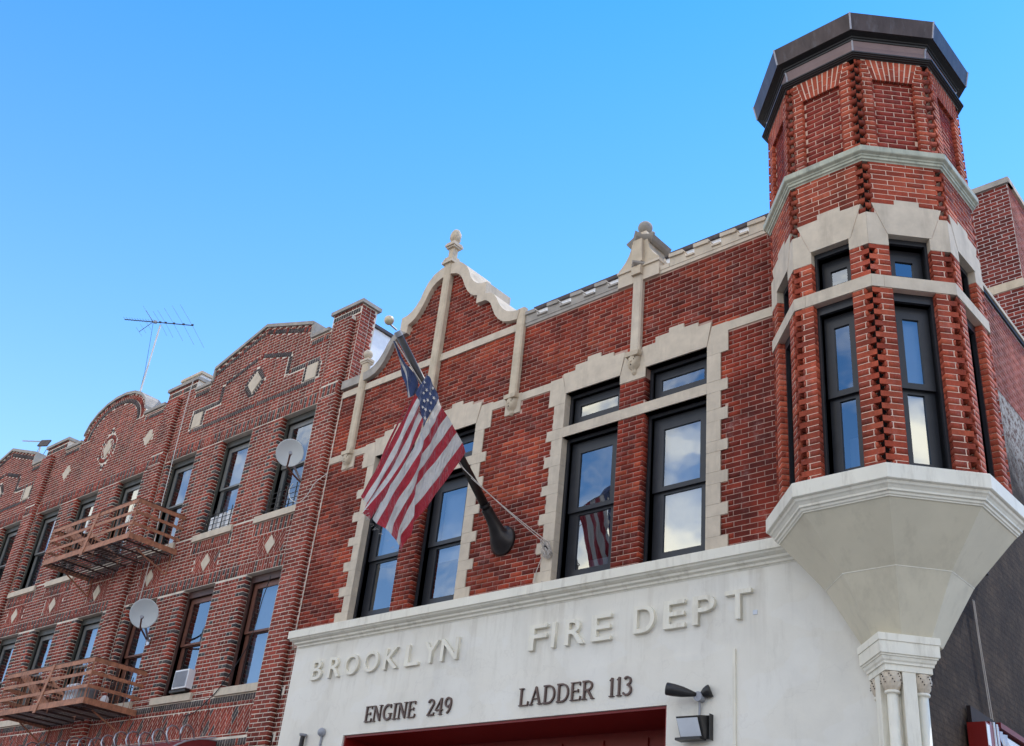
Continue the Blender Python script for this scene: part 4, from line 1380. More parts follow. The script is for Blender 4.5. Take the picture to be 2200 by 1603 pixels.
AX_ = []                        # special areas without running bond
LATT = []
def tone_a(x, z, r): return 0.05 + rnd() * .82
def dark(): return 0.93 + rnd() * .07
def soldiers(x0, x1, z0, ht, allDark=False, w_=.058, j=.011, slope=0.0, n1=.003, depth=.05, tall=True, prob=.55):
    n = int((x1 - x0) / (w_ + j))
    st = (x1 - x0) / max(1, n)
    for i in range(n):
        a = x0 + i * st
        zz = z0 + slope * (a - x0)
        if allDark:
            BA.one(F0, a + j / 2, a + st - j / 2, zz, zz + ht, n1, dark() if rnd() < .93 else rnd() * .8, 'brick_apt', depth, rot=math.atan(slope))
        elif i % 2 == 0:
            BA.one(F0, a + j / 2, a + st - j / 2, zz, zz + ht, n1, rnd() * .85, 'brick_apt', depth)
        else:
            h2 = (ht - j) / 2
            dk = rnd() < prob
            BA.one(F0, a + j / 2, a + st - j / 2, zz, zz + h2, n1, dark() if dk else rnd() * .8, 'brick_apt', depth)
            BA.one(F0, a + j / 2, a + st - j / 2, zz + h2 + j, zz + ht, n1, dark() if dk or rnd() < .4 else rnd() * .8, 'brick_apt', depth)
XR = -14.62                      # bay limits at the right pier
bays = [(-19.95, -14.70), (-25.70, -20.45), (-31.5, -26.30)]
for bi, (b0, b1) in enumerate(bays):
    wins = UP[bi * 3: bi * 3 + 3]
    c = (b0 + b1) / 2
    # wide soldier bands above each row of windows
    for z0, ht_ in ((ZU1 + .01, .2305), (ZL1 + .01, .203)):
        soldiers(b0 + .02, b1 - .02, z0, ht_)
        AX_.append(rect(b0, b1, z0 - .01, z0 + ht_ + .008))
    # thin dark soldier band above and the band below the lower windows
    for a, b in wins:
        # sills with a soldier panel and diamond inset below the upper ones
        for z0 in (ZU0, ZL0):
            MB().box(F0, a - .12, b + .14, z0 - .125, z0, -0.15, .045).build('window_sill', 'lime', ap)
            AX_.append(rect(a - .12, b + .14, z0 - .13, z0 + .01))
        soldiers(a - .10, b + .14, 6.513, .229)
        AX_.append(rect(a - .11, b + .15, 6.507, ZU0 - .12))
        cx_ = (a + b) / 2
        x0, x1, z0, z1 = cx_ - .38, cx_ + .40, 6.085, 6.445
        AX_.append(rect(x0, x1, z0, z1))
        cz = (z0 + z1) / 2
        LATT.append((x0, x1, z0, z1, cx_ - .05, None))
        dm = MB().prism(F0, [(cx_ - .145, cz), (cx_, cz - .175), (cx_ + .145, cz), (cx_, cz + .175)], -.03, .014).build('diamond_stone', 'lime', ap)
    # lower decorative band
    soldiers(b0 + .02, b1 + (.55 if bi == 0 else 0), 3.585, .10, True)
    AX_.append(rect(b0, b1 + (.6 if bi == 0 else 0), 3.575, 3.695))
    soldiers(b0 + .02, b1 + (.55 if bi == 0 else 0), 2.885, .11, True)
    AX_.append(rect(b0, b1 + (.6 if bi == 0 else 0), 2.875, 3.005))
    AX_.append(rect(b0, b1, 3.075, 3.51))
    LATT.append((b0, b1, 3.075, 3.51, b0, 7))
# parapet ornaments of the two gabled bays
def gable_orn(c):
    sq = [(c + 1.75, 9.53), (c - 2.07, 9.53)]
    # sloping and level dark soldier rows under the coping
    def srow(x0, x1, z0, sl, ht=.10):
        soldiers(x0, x1, z0, ht, True, slope=sl, n1=(.006 if sl else .003))
        k_ = .022 if sl else -.003
        AX_.append([(x0, z0 + k_), (x1, z0 + sl * (x1 - x0) + k_), (x1, z0 + sl * (x1 - x0) + ht - k_), (x0, z0 + ht - k_)])
    s_ = .51 / 1.67
    srow(c - 1.63, c - .03, 10.665, s_)
    srow(c + .03, c + 1.63, 10.665 + s_ * 1.6, -s_)
    srow(c - 2.25, c - 1.72, 10.32, 0)
    srow(c + 1.72, c + 2.22, 10.32, 0)
    # inner outline
    srow(c - 2.13, c - 1.15, 9.87, 0)
    srow(c + 1.15, c + 2.10, 9.87, 0)
    srow(c - 1.10, c - .03, 10.28, .28)
    srow(c + .03, c + 1.10, 10.28 + .28 * 1.07, -.28)
    for x_ in (c - 1.16, c + 1.10):
        for i in range(6):
            BA.one(F0, x_ - .05, x_ + .05, 9.90 + i * .066, 9.955 + i * .066, .009, dark(), 'brick_apt')
        AX_.append(rect(x_ - .055, x_ + .055, 9.88, 10.31))
    # row below the squares
    srow(c - 2.10, c + 2.07, 9.41, 0)
    for x0, z0 in sq:
        MB().box(F0, x0, x0 + .32, z0, z0 + .335, -.03, .014).build('square_stone', 'lime', ap)
        AX_.append(rect(x0 - .085, x0 + .41, z0 - .01, z0 + .345))
        for i in range(5):
            for xx in (x0 - .078, x0 + .332):
                BA.one(F0, xx, xx + .068, z0 + .006 + i * .068, z0 + .062 + i * .068, .006, dark(), 'brick_apt')
    # big diamond with its dark border
    cz = 10.03
    MB().prism(F0, [(c - .22, cz), (c, cz - .235), (c + .22, cz), (c, cz + .235)], -.03, .016).build('diamond_stone', 'lime', ap)
    AX_.append([(c - .34, cz), (c, cz - .36), (c + .34, cz), (c, cz + .36)])
    for dx_, dz_ in ((-.27, 0), (.27, 0), (0, -.29), (0, .29)):
        for q_ in (-1, 1):
            BA.one(F0, c + dx_ - .05 + (q_ * .0 if dx_ else q_ * .035), c + dx_ + .05 + (0 if dx_ else q_ * .035), cz + dz_ - .024 + (q_ * .032 if dx_ else 0), cz + dz_ + .024 + (q_ * .032 if dx_ else 0), .006, dark(), 'brick_apt', jit=.3)
    ln = math.hypot(.22, .235)
    for q, (sx, sz) in enumerate(((1, 1), (1, -1), (-1, 1), (-1, -1))):
        for i in range(5):
            t = (i + .5) / 5
            px = c + sx * (.22 * (1 - t) + .045 + .012)
            pz = cz + sz * (.235 * t + .045)
            BA.one(F0, px - .055, px + .055, pz - .023, pz + .023, .007, dark(), 'brick_apt', rot=R(45 * sx * sz), jit=.4)
gable_orn(CA)
gable_orn(CCm)
# arched bay: ring ornament, diamonds, dark arch row
cz = 9.98
MB().prism(F0, [(CBm + .05 - .17, cz), (CBm + .05, cz - .24), (CBm + .05 + .17, cz), (CBm + .05, cz + .24)], -.03, .016).build('diamond_stone', 'lime', ap)
ring = [(CBm + .05 + .37 * math.cos(2 * math.pi * i / 24), cz + .37 * math.sin(2 * math.pi * i / 24)) for i in range(24)]
AX_.append(ring + [ring[0]] + [(CBm + .05 + .24 * math.cos(-2 * math.pi * i / 24), cz + .24 * math.sin(-2 * math.pi * i / 24)) for i in range(25)])
AX_.append([(CBm + .05 - .18, cz), (CBm + .05, cz - .25), (CBm + .05 + .18, cz), (CBm + .05, cz + .25)])
for i in range(26):
    t = 2 * math.pi * (i + .5) / 26
    px, pz = CBm + .05 + .31 * math.cos(t), cz + .31 * math.sin(t)
    BA.one(F0, px - .050, px + .050, pz - .029, pz + .029, .008, rnd() * .7 if i % 5 else dark(), 'brick_apt', rot=t, jit=.4)
for s_ in (-1, 1):
    AX_.append([(CBm + .05 - .12, cz + s_ * .37), (CBm + .05 + .12, cz + s_ * .37), (CBm + .05, cz + s_ * .55)])
    for q in (-1, 1):
        BA.one(F0, CBm + .05 + q * .045 - .06, CBm + .05 + q * .045 + .06, cz + s_ * .455 - .022, cz + s_ * .455 + .022, .007, dark(), 'brick_apt', rot=R(-62 * q * s_), jit=.3)
for x_ in (CBm + 1.92, CBm - 1.78):
    MB().prism(F0, [(x_ - .20, 9.79), (x_, 9.59), (x_ + .20, 9.79), (x_, 9.99)], -.03, .014).build('diamond_stone', 'lime', ap)
    AX_.append([(x_ - .20, 9.79), (x_, 9.59), (x_ + .20, 9.79), (x_, 9.99)])
for rr, dk in ((1.27, 0), (1.12, 1)):
    m_ = 44 if not dk else 40
    for i in range(m_):
        t = math.pi * (i + .5) / m_
        px, pz = CBm + rr * math.cos(t), 10.49 + rr * .63 * math.sin(t)
        BA.one(F0, px - .052, px + .052, pz - .028, pz + .028, .007 + .003 * dk, dark() if dk else rnd() * .8, 'brick_apt', rot=math.atan2(math.sin(t) / .7, math.cos(t)), jit=.4)
oo = [(CBm + 1.33 * math.cos(math.pi * i / 20), 10.49 + 1.33 * .63 * math.sin(math.pi * i / 20)) for i in range(21)]
ii = [(CBm + 1.06 * math.cos(math.pi * i / 20), 10.49 + 1.06 * .63 * math.sin(math.pi * i / 20)) for i in range(21)]
AX_.append(oo + ii[::-1])
for a, b in ((-25.14, -24.45), (-21.45, -20.70)):
    soldiers(a, b, 10.32, .10, True)
    AX_.append(rect(a, b, 10.31, 10.43))
for a, b, z0 in ((-20.60, -19.50, 10.62), (-26.28, -25.22, 10.62), (-14.88, -14.10, 10.63)):
    soldiers(a, b, z0, .10, True)
    AX_.append(rect(a, b, z0 - .01, z0 + .11))
for a, b in UP:
    AX_ += [rect(a, b, ZL0 - .02, ZL1 + .01), rect(a, b, ZU0 - .02, ZU1 + .01)]
# piers stand proud of the wall
PIERS = [(-14.70, -14.19, 10.60), (-20.44, -19.96, 10.52), (-26.22, -25.71, 10.52), (-32.0, -31.5, 10.5)]
for a, b, z1 in PIERS:
    MB().box(F0, a, b, -1.46, z1 - .06, 0.0, .097).build('pier', 'mortar_apt', ap)
    AX_.append(rect(a, b, -1.46, z1 - .06))
    BA.fill(F0, [rect(a, b, 2.6, z1)], [rect(a - .1, b + .1, 8.90, 9.12)], 2.62, z1 - .05, 'brick_apt', .10, .0695, .0570, .2, .0125, tone=tone_a, phase=a)
    soldiers(a + .005, b - .005, 8.91, .205, n1=.10)
    fr = Fr((b, 0, 0), (0, 1, 0), (0, 0, 1), (1, 0, 0))
    for r_ in range(113):
        z = 2.62 + .0695 * r_
        if z + .06 > z1 - .05:
            break
        BA.one(fr, -0.098, -0.004, z, z + .057, .004, .3 + rnd() * .5, 'brick_apt', .03)
# between the windows: stretcher rows alternate with header pairs, dark bricks beside the openings
def header_rows(x0, x1, z0, z1):
    r_ = 0
    z = z0
    while z + .057 < z1:
        if r_ % 2 == 0:
            xs = []
            n = max(1, round((x1 - x0) / .2125))
            st = (x1 - x0) / n
            for i in range(n):
                BA.one(F0, x0 + i * st + .006, x0 + (i + 1) * st - .006, z, z + .057, .003, tone_a(0, 0, 0), 'brick_apt')
        else:
            n = max(2, round((x1 - x0) / .108))
            st = (x1 - x0) / n
            for i in range(n):
                ed = i in (0, 1, n - 1, n - 2)
                t = dark() if (ed and rnd() < .62) else tone_a(0, 0, 0)
                BA.one(F0, x0 + i * st + .006, x0 + (i + 1) * st - .006, z, z + .057, .003, t, 'brick_apt')
        r_ += 1
        z += .0695
for bi, (b0, b1) in enumerate(bays):
    wins = UP[bi * 3: bi * 3 + 3]
    edges = [b1] + [e for a, b in wins for e in (b, a)] + [b0]
    for i in range(0, len(edges), 2):
        xr, xl = edges[i], edges[i + 1]
        for zz0, zz1 in ((ZL0, ZL1 + .01), (ZU0, ZU1 + .01)):
            # sills bite into the jamb, leave their ends free
            header_rows(xl + .004, xr - .004, zz0 + .004, zz1)
            AX_.append(rect(xl, xr, zz0 - .003, zz1))
    for a, b in wins:
        fr = Fr((a, 0, 0), (0, 1, 0), (0, 0, 1), (1, 0, 0))
        for zz0, zz1 in ((ZL0, ZL1), (ZU0, ZU1)):
            z = zz0 + .004
            r_ = 0
            while z + .057 < zz1:
                BA.one(fr, -0.003, 0.115, z, z + .057, .004, (dark() if r_ % 2 and rnd() < .5 else rnd() * .85), 'brick_apt', .03)
                z += .0695
                r_ += 1
BA.fill(F0, [[(AL, 2.6)] + off(top, CT + .004) + [(-14.07, 8.8), (-14.12, 8.8), (-14.12, 4.28), (-13.94, 4.28), (-13.94, 2.6)]], AX_, 2.62, 11.4, 'brick_apt', .003, .0695, .0570, .2, .0125, tone=tone_a, header=2)
# right-hand return of the end pier above the station roof
fr = Fr((-14.06, 0, 0), (0, 1, 0), (0, 0, 1), (1, 0, 0))
MB().box(fr, 0.002, 0.34, 8.6, 10.80, -0.30, -0.001).build('pier_return', 'mortar_apt', ap)
BA.fill(fr, [rect(-.0, .34, 8.82, 10.80)], [], 8.84, 10.80, 'brick_apt', .005, .0695, .0570, .2, .0125, tone=lambda x, z, r: .4 + rnd() * .48, header=2)
# silver painted side parapet on the roof edge
sp_ = MB()
FP = Fr((-14.16, 0.345, 0), (0, 1, 0), (0, 0, 1), (1, 0, 0))
nx_, nz_ = 46, 16
vs, fs = [], []
for i in range(nx_ + 1):
    for j in range(nz_ + 1):
        y_, z_ = 9.0 * i / nx_, 8.5 + 2.02 * j / nz_
        vs.append(FP.p(y_, z_, (rnd() - .5) * .018))
for i in range(nx_):
    for j in range(nz_):
        a = i * (nz_ + 1) + j
        fs.append((a, a + nz_ + 1, a + nz_ + 2, a + 1))
sp_.add(vs, fs).build('silver_parapet', 'silver', ap, smooth=True)
MB().box(FP, 0, 9.0, 8.5, 10.52, -.32, -.02).build('parapet_core', 'mortar_apt', ap)
MB().box(FP, 0, 9.0, 10.525, 10.585, -.36, .05).build('parapet_coping', 'copper', ap)
MB().box(F0, AL, -14.2, 9.75, 9.85, -12, -.36).build('roof', 'tarpaper', ap)
MB().box(F0, AL, AL + .3, -1.46, 9.7, -12, -.37).build('end_wall', 'mortar_apt', ap)
MB().box(F0, AL, -14.2, -1.46, 9.7, -12.3, -12.01).build('rear_wall', 'mortar_apt', ap)
# diagonal lattice brickwork, cut to its panels
def clip(poly, x0, x1, z0, z1):
    for ax, lim, sg_2 in ((0, x0, 1), (0, x1, -1), (1, z0, 1), (1, z1, -1)):
        o = []
        for i in range(len(poly)):
            p, q = poly[i], poly[(i + 1) % len(poly)]
            dp, dq = (p[ax] - lim) * sg_2, (q[ax] - lim) * sg_2
            if dp >= 0:
                o.append(p)
            if (dp >= 0) != (dq >= 0):
                t = dp / (dp - dq)
                o.append((p[0] + (q[0] - p[0]) * t, p[1] + (q[1] - p[1]) * t))
        poly = o
        if len(poly) < 3:
            return []
    return poly
lv, lf, lt = [], [], []
d1 = Vector((math.cos(R(60)), math.sin(R(60))))
d2 = Vector((-math.cos(R(60)), math.sin(R(60))))
for x0, x1, z0, z1, ox, per in LATT:
    sw, sl_n = .078, .225
    n = int((x1 - x0) / sw) + 14
    for i in range(-9, n):
        for j in range(-6, 7):
            # long cells along d1, every third strip turned the other way by a dark cut
            j0 = j * sl_n + ((i % 3) * sl_n / 3 + i * 0.039) % sl_n
            P0 = Vector((ox + i * sw, (z0 + z1) / 2)) + d1 * 0
            a_, b_ = .006, .072
            u0_, u1_ = j0 + .006, j0 + sl_n - .006
            q = []
            for (aa, uu) in ((a_, u0_), (b_, u0_), (b_, u1_), (a_, u1_)):
                # aa measured along x, uu along d1; ends cut parallel to d2
                w_ = uu - aa * 1.0
                q.append((P0.x + aa + d1.x * w_, P0.y + d1.y * w_))
            c_ = clip(q, x0 + .004, x1 - .004, z0 + .004, z1 - .004)
            if len(c_) < 3:
                continue
            ar = abs(sum(c_[k][0] * c_[(k + 1) % len(c_)][1] - c_[(k + 1) % len(c_)][0] * c_[k][1] for k in range(len(c_)))) / 2
            if ar < .0006:
                continue
            b0_ = len(lv)
            m_ = len(c_)
            lv += [tuple(F0.p(p[0], p[1], .003)) for p in c_] + [tuple(F0.p(p[0], p[1], -.02)) for p in c_]
            fs_ = [tuple(b0_ + k for k in range(m_))] + [(b0_ + k, b0_ + (k + 1) % m_, b0_ + (k + 1) % m_ + m_, b0_ + k + m_) for k in range(m_)]
            lf += fs_
            dk = per and ((i + j) % 9 == 4)
            lt += [dark() if (dk or rnd() < .05) else .05 + rnd() * .8] * len(fs_)
lm_ = bpy.data.meshes.new('lattice_brickwork')
lm_.from_pydata(lv, [], lf)
lm_.materials.append(M['brick_apt'])
lm_.attributes.new('tone', 'FLOAT', 'FACE').data.foreach_set('value', lt)
lo_ = bpy.data.objects.new('lattice_brickwork', lm_)
COL.objects.link(lo_)
lo_.parent = ap
lo_.matrix_parent_inverse = Matrix.Translation(-world_loc(ap))
lo_['kind'] = 'stuff'
# windows
for i, (a, b) in enumerate(UP):
    brown = i < 3
    for (z0, z1, up) in ((ZU0, ZU1, 1), (ZL0, ZL1, 0)):
        fm, sm = ('frame_brown', 'sash_brown') if (i < 3 and not up) else ('frame_apt', 'sash_apt')
        zm = z0 + (z1 - z0) * .49
        window(ap, F0, a, b, z0, z1, 0, [((.05, .05, .02, .13), .12), ((.045, .045, .02, .04), .15)], (a + .15, b - .15, z0 + .09, z1 - .23, .21), (zm - .025, zm + .025), mat=fm, gmat='glass_apt', sashmat=sm,
               shade=[('curtain' if (i * 2 + up) % 3 else 'shade', z0 + (1.15 if (i + up) % 2 else .1), z1 - .2, .12)] if (i + up) % 3 != 1 else None, room=.6)
BA.finish(ap, ['brick_apt'], 290)
# stucco joint between the two buildings
MB().box(F0, -14.122, -14.105, 4.5, 8.9, -.05, .008).build('mortar_joint', 'mortar_apt', ap)

# ------------------------------------------------------------------ flagpole and flag
PX = -9.76
pdir = Vector((0, -2.23, 1.94)).normalized()
pb = Vector((PX, -0.17, 5.43))
fp_ = thing('flagpole', 'dark bronze flagpole leaning out from the fire station wall, gilt ball at its tip', 'flagpole', (PX, 0, 5.3))
P_ = [pb + pdir * 0.05, pb + pdir * 3.0]
MB().tube([pb + pdir * .3, pb + pdir * 1.6, pb + pdir * 2.93], .062, 14, r1=.047).build('shaft', 'pole', fp_, smooth=True)
MB().tube([pb + pdir * .24, pb + pdir * .26, pb + pdir * .30, pb + pdir * .305], .078, 14).build('collar', 'pole', fp_, smooth=False)
MB().tube([pb + pdir * .34, pb + pdir * .37], .072, 14).build('collar', 'pole', fp_)
# trumpet-shaped base that turns into the wall flange
bs = MB()
ctrs = [Vector((PX, 0.0, 5.30)), Vector((PX, -.035, 5.30)), Vector((PX, -.06, 5.305)), Vector((PX, -.10, 5.335)), Vector((PX, -.14, 5.375)), pb + pdir * .05, pb + pdir * .15, pb + pdir * .25]
rad = [.215, .215, .19, .155, .118, .094, .080, .076]
drs = [Vector((0, -1, 0))] * 3 + [Vector((0, -1, .35)), Vector((0, -1, .7))] + [pdir] * 3
vs, fs = [], []
sg = 22
for c_, r_, d_ in zip(ctrs, rad, drs):
    d_ = d_.normalized()
    a_ = Vector((1, 0, 0))
    b_ = d_.cross(a_)
    for j in range(sg):
        t = 2 * math.pi * j / sg
        vs.append(c_ + a_ * r_ * math.cos(t) + b_ * r_ * math.sin(t))
for i in range(len(ctrs) - 1):
    for j in range(sg):
        fs.append((i * sg + j, i * sg + (j + 1) % sg, (i + 1) * sg + (j + 1) % sg, (i + 1) * sg + j))
fs.append(tuple(range(sg)))
bs.add(vs, fs).build('base', 'pole', fp_, smooth=True)
tr = MB().tube([pb + pdir * 2.93, pb + pdir * 3.0], .051, 12).build('truck', 'lamp_grey', fp_)
MB().tube([pb + pdir * 3.02, Vector((PX, -2.56, 7.435))], .012, 6).build('spindle', 'lamp_grey', fp_)
lathe((PX, -2.60), sphere_prof(.066, 7.485, 12), 20).build('ball', 'gold', fp_, smooth=True)

# flag: stripe boundaries as curves from hoist over a fold to the fly, in the plane of the pole, with folds in x
HK = [(-0.993, 6.209), (-1.089, 6.312), (-1.202, 6.42), (-1.304, 6.50), (-1.414, 6.585), (-1.519, 6.67), (-1.614, 6.755)]
FKp = [(-1.681, 4.949), (-1.699, 5.148), (-1.727, 5.435), (-1.720, 5.64), (-1.733, 5.85), (-1.733, 6.07), (-1.773, 6.251)]
LK = [(-1.78, 4.527), (-1.853, 4.581), (-1.922, 4.624), (-2.035, 4.652), (-2.137, 4.699), (-2.249, 4.731), (-2.327, 4.764)]
def cat(pts, n):
    """Catmull-Rom through the points, n samples"""
    P = [Vector(p) for p in pts]
    P = [P[0] * 2 - P[1]] + P + [P[-1] * 2 - P[-2]]
    m = len(P) - 3
    o = []
    for i in range(n + 1):
        t = i / n * m
        k = min(int(t), m - 1)
        t -= k
        a, b, c, d = P[k:k + 4]
        o.append(0.5 * ((2 * b) + (c - a) * t + (2 * a - 5 * b + 4 * c - d) * t * t + (3 * b - a - 3 * c + d) * t ** 3))
    return o
fl_ = thing('flag', 'tattered stars and stripes flag draped from the leaning bronze pole', 'flag', (PX, -1.6, 6.8))
def sheet(name, rows, mats, xoff, nu=26, nv=4, thick=None):
    """rows: list of polylines (boundaries); mats: one per strip"""
    R_ = [cat(r, nu) for r in rows]
    vs, fs, mi = [], [], []
    um = sorted(set(mats))
    for k in range(len(R_) - 1):
        b = len(vs)
        for j in range(nv + 1):
            s = j / nv
            for i in range(nu + 1):
                p = R_[k][i].lerp(R_[k + 1][i], s)
                u, v = i / nu, k + s
                vs.append((PX + xoff(u, v), p.x, p.y))
        for j in range(nv):
            for i in range(nu):
                a = b + j * (nu + 1) + i
                fs.append((a, a + 1, a + nu + 2, a + nu + 1))
                mi.append(um.index(mats[k]))
    mb = MB()
    mb.v, mb.f, mb.m = vs, fs, mi
    return mb.build(name, um if len(um) > 1 else um[0], fl_, smooth=True)
def xo1(u, v):
    # close to the pole the cloth lies on its near side; a sharp fold half way; soft wrinkles
    f = .085 * (1 - u / .5) if u < .5 else 0
    base = .075 - .02 * math.sin(math.pi * min(1, u * 2)) - (.05 * (u - .5) * 2 if u > .5 else 0)
    wr = .010 * math.sin(v * 2.1 + u * 19) + .006 * math.sin(u * 37 - v * 1.3) + .016 * math.sin(v * 1.1 + u * 5) + .012 * math.sin(u * 11 + v * .8) * u
    return base + wr + (-.045 * math.exp(-((u - .5) / .05) ** 2)) + (.03 * math.sin((u - .5) * 14) if u > .5 else 0)
rows = [[HK[k], ((HK[k][0] * .5 + FKp[k][0] * .5) , (HK[k][1] * .5 + FKp[k][1] * .5) - .02), FKp[k], ((FKp[k][0] * .5 + LK[k][0] * .5), (FKp[k][1] * .5 + LK[k][1] * .5) - .015), LK[k]] for k in range(7)]
sheet('lower_stripes', rows, ['f_red', 'f_white', 'f_red', 'f_white', 'f_red', 'f_white'], xo1, 40, 5)
CK = [(-1.787, 6.28), (-1.83, 6.366), (-1.861, 6.447), (-1.907, 6.533), (-1.951, 6.609), (-1.99, 6.655)]
MK = [(-1.971, 5.593), (-2.029, 5.60), (-2.086, 5.625), (-2.137, 5.66), (-2.183, 5.69), (-2.237, 5.715)]
LT = [(-2.322, 4.77), (-2.447, 4.803), (-2.407, 4.88), (-2.384, 4.963), (-2.418, 5.002), (-2.46, 5.038)]
rows2 = [[CK[k], MK[k], LT[k]] for k in range(6)]
def xo2(u, v):
    return .045 - .06 * u - .018 * v * (u ** .7) + .010 * math.sin(u * 16 + v * 2.2) + .015 * math.sin(v * 2.4)
sheet('upper_stripes', rows2, ['f_red', 'f_white', 'f_red', 'f_white', 'f_red'], xo2, 30, 5)
# outermost dark back fold seen along the left edge
sheet('back_fold', [[(-1.99, 6.655), (-2.237, 5.715), (-2.46, 5.038)], [(-2.01, 6.60), (-2.275, 5.72), (-2.43, 5.12)]], ['f_red'], lambda u, v: -.045 + .008 * math.sin(u * 12), 24, 3)
# blue canton in front
can = [[(-1.614, 6.755), (-1.70, 6.50), (-1.775, 6.245)], [(-1.70, 6.845), (-1.775, 6.61), (-1.83, 6.366)], [(-1.775, 6.92), (-1.82, 6.73), (-1.885, 6.49)], [(-1.84, 6.975), (-1.885, 6.82), (-1.955, 6.61)], [(-1.885, 6.99), (-1.93, 6.86), (-2.0, 6.665)]]
def xo3(u, v): return .085 - .03 * u + .008 * math.sin(v * 3 + u * 6)
sheet('canton', can, ['f_blue'] * 4, xo3, 16, 5)
# canton wrap over the pole towards its far side
sheet('canton', [[(-1.885, 6.99), (-1.80, 7.0), (-1.76, 6.93)], [(-1.614, 6.755), (-1.64, 6.77), (-1.66, 6.80)]], ['f_blue'], lambda u, v: .08 - .10 * u, 8, 6)
def star(y, z, r, rot):
    P = []
    for i in range(10):
        t = rot + math.pi * i / 5
        q = r if i % 2 == 0 else r * .42
        P.append((y + q * math.sin(t), z + q * math.cos(t)))
    # y runs into the wall, so look from +x
    ux = min(1, max(0, (-1.62 - y) / .3))
    fr = Fr((PX + .088 - .012 * ux, 0, 0), (0, 1, 0), (0, 0, 1), (1, 0, 0))
    MB().prism(fr, P, 0, .004).build('star', 'f_white', fl_)
for (y, z), rt in zip([(-1.844, 6.768), (-1.745, 6.842), (-1.705, 6.712), (-1.800, 6.632), (-1.856, 6.597), (-1.814, 6.488), (-1.800, 6.365)], (.3, .5, .2, .4, .1, .35, .2)):
    star(y, z, .030, rt)
for (y, z), rt in zip([(-1.90, 6.86), (-1.885, 6.70), (-1.775, 6.74), (-1.74, 6.62), (-1.735, 6.50), (-1.865, 6.50)], (.1, .4, .25, .3, .15, .5)):
    star(y, z, .024, rt)
# gathered upper corner twisting up to the truck, with its blue, white and red edge
bk_rows = [[(-2.45, 7.25), (-2.30, 7.05), (-2.205, 6.86), (-2.13, 6.75), (-2.055, 6.585)],
           [(-2.447, 7.252), (-2.285, 7.055), (-2.165, 6.90), (-2.09, 6.74), (-2.03, 6.60)],
           [(-2.444, 7.254), (-2.275, 7.06), (-2.145, 6.92), (-2.065, 6.76), (-2.012, 6.61)],
           [(-2.44, 7.256), (-2.25, 7.075), (-2.09, 6.97), (-2.0, 6.85), (-1.965, 6.66)],
           [(-2.435, 7.258), (-2.235, 7.085), (-2.06, 7.0), (-1.93, 6.88), (-1.89, 6.75)]]
sheet('back_canton', bk_rows, ['f_blue', 'f_white', 'f_blue', 'f_blue'], lambda u, v: -.03 + .012 * math.sin(u * 9 + v * 2), 24, 3)
# frayed threads at the fly
fm = MB()
for i in range(38):
    t = rnd()
    a, b = (Vector((-2.327, 4.764)), Vector((-2.46, 5.04))) if i % 2 else (Vector((-1.80, 4.53)), Vector((-2.447, 4.80)))
    q = a.lerp(b, t)
    fm.tube([(PX - .01, q.x, q.y), (PX - .01 + (rnd() - .5) * .03, q.x - .02 - rnd() * .04, q.y - .01 - rnd() * .05)], .0018, 3)
fo = fm.build('frayed_threads', 'f_white', fl_)
fo['kind'] = 'stuff'

def catenary(a, b, sag, n=14):
    a, b = Vector(a), Vector(b)
    return [a.lerp(b, i / n) - Vector((0, 0, sag * 4 * (i / n) * (1 - i / n))) for i in range(n + 1)]
hl = thing('halyard', 'pale flag ropes running from the leaning pole down to the knot beside the window', 'rope', (-9.0, -.1, 5.1))
MB().tube(catenary((PX + .03, -2.46, 7.22), (PX + .07, -1.90, 6.80), .0), .007, 5).build('line', 'rope', hl)
MB().tube(catenary((PX + .04, -1.05, 6.02), (-8.93, -.05, 5.09), .03), .006, 5).build('line', 'rope', hl)
MB().tube(catenary((PX + .04, -.80, 5.92), (-8.91, -.05, 5.12), .02), .006, 5).build('line', 'rope', hl)
MB().tube(catenary((PX + .03, -1.12, 6.12), (PX + .05, -.78, 5.93), .03), .005, 5).build('line', 'rope', hl)
rc = MB()
for k_ in range(11):
    cx_, cz_ = -8.915 + (rnd() - .5) * .05, 5.03 + (rnd() - .5) * .08
    rx, rz, ph = .035 + rnd() * .05, .05 + rnd() * .08, rnd() * 3
    rc.tube([(cx_ + rx * math.cos(t * math.pi / 8 + ph), -.03 - .05 * rnd() - .02 * math.sin(t * .8), cz_ + rz * math.sin(t * math.pi / 8)) for t in range(17)], .0065, 4)
rcl = tag(rc.build('rope_coil', 'rope'), 'tangled coil of rope on a cleat on the stone jamb beside the dark window', 'rope')
MB().tube([(-8.93, -.02, 5.05), (-8.93, -.08, 5.05)], .015, 6).build('cleat', 'black_m', rcl)
MB().tube([(-8.99, -.03, 4.97), (-9.08, -.03, 4.75), (-9.10, -.03, 4.62), (-9.03, -.03, 4.55), (-8.96, -.03, 4.60)], .005, 4).build('loose_end', 'rope', rcl)

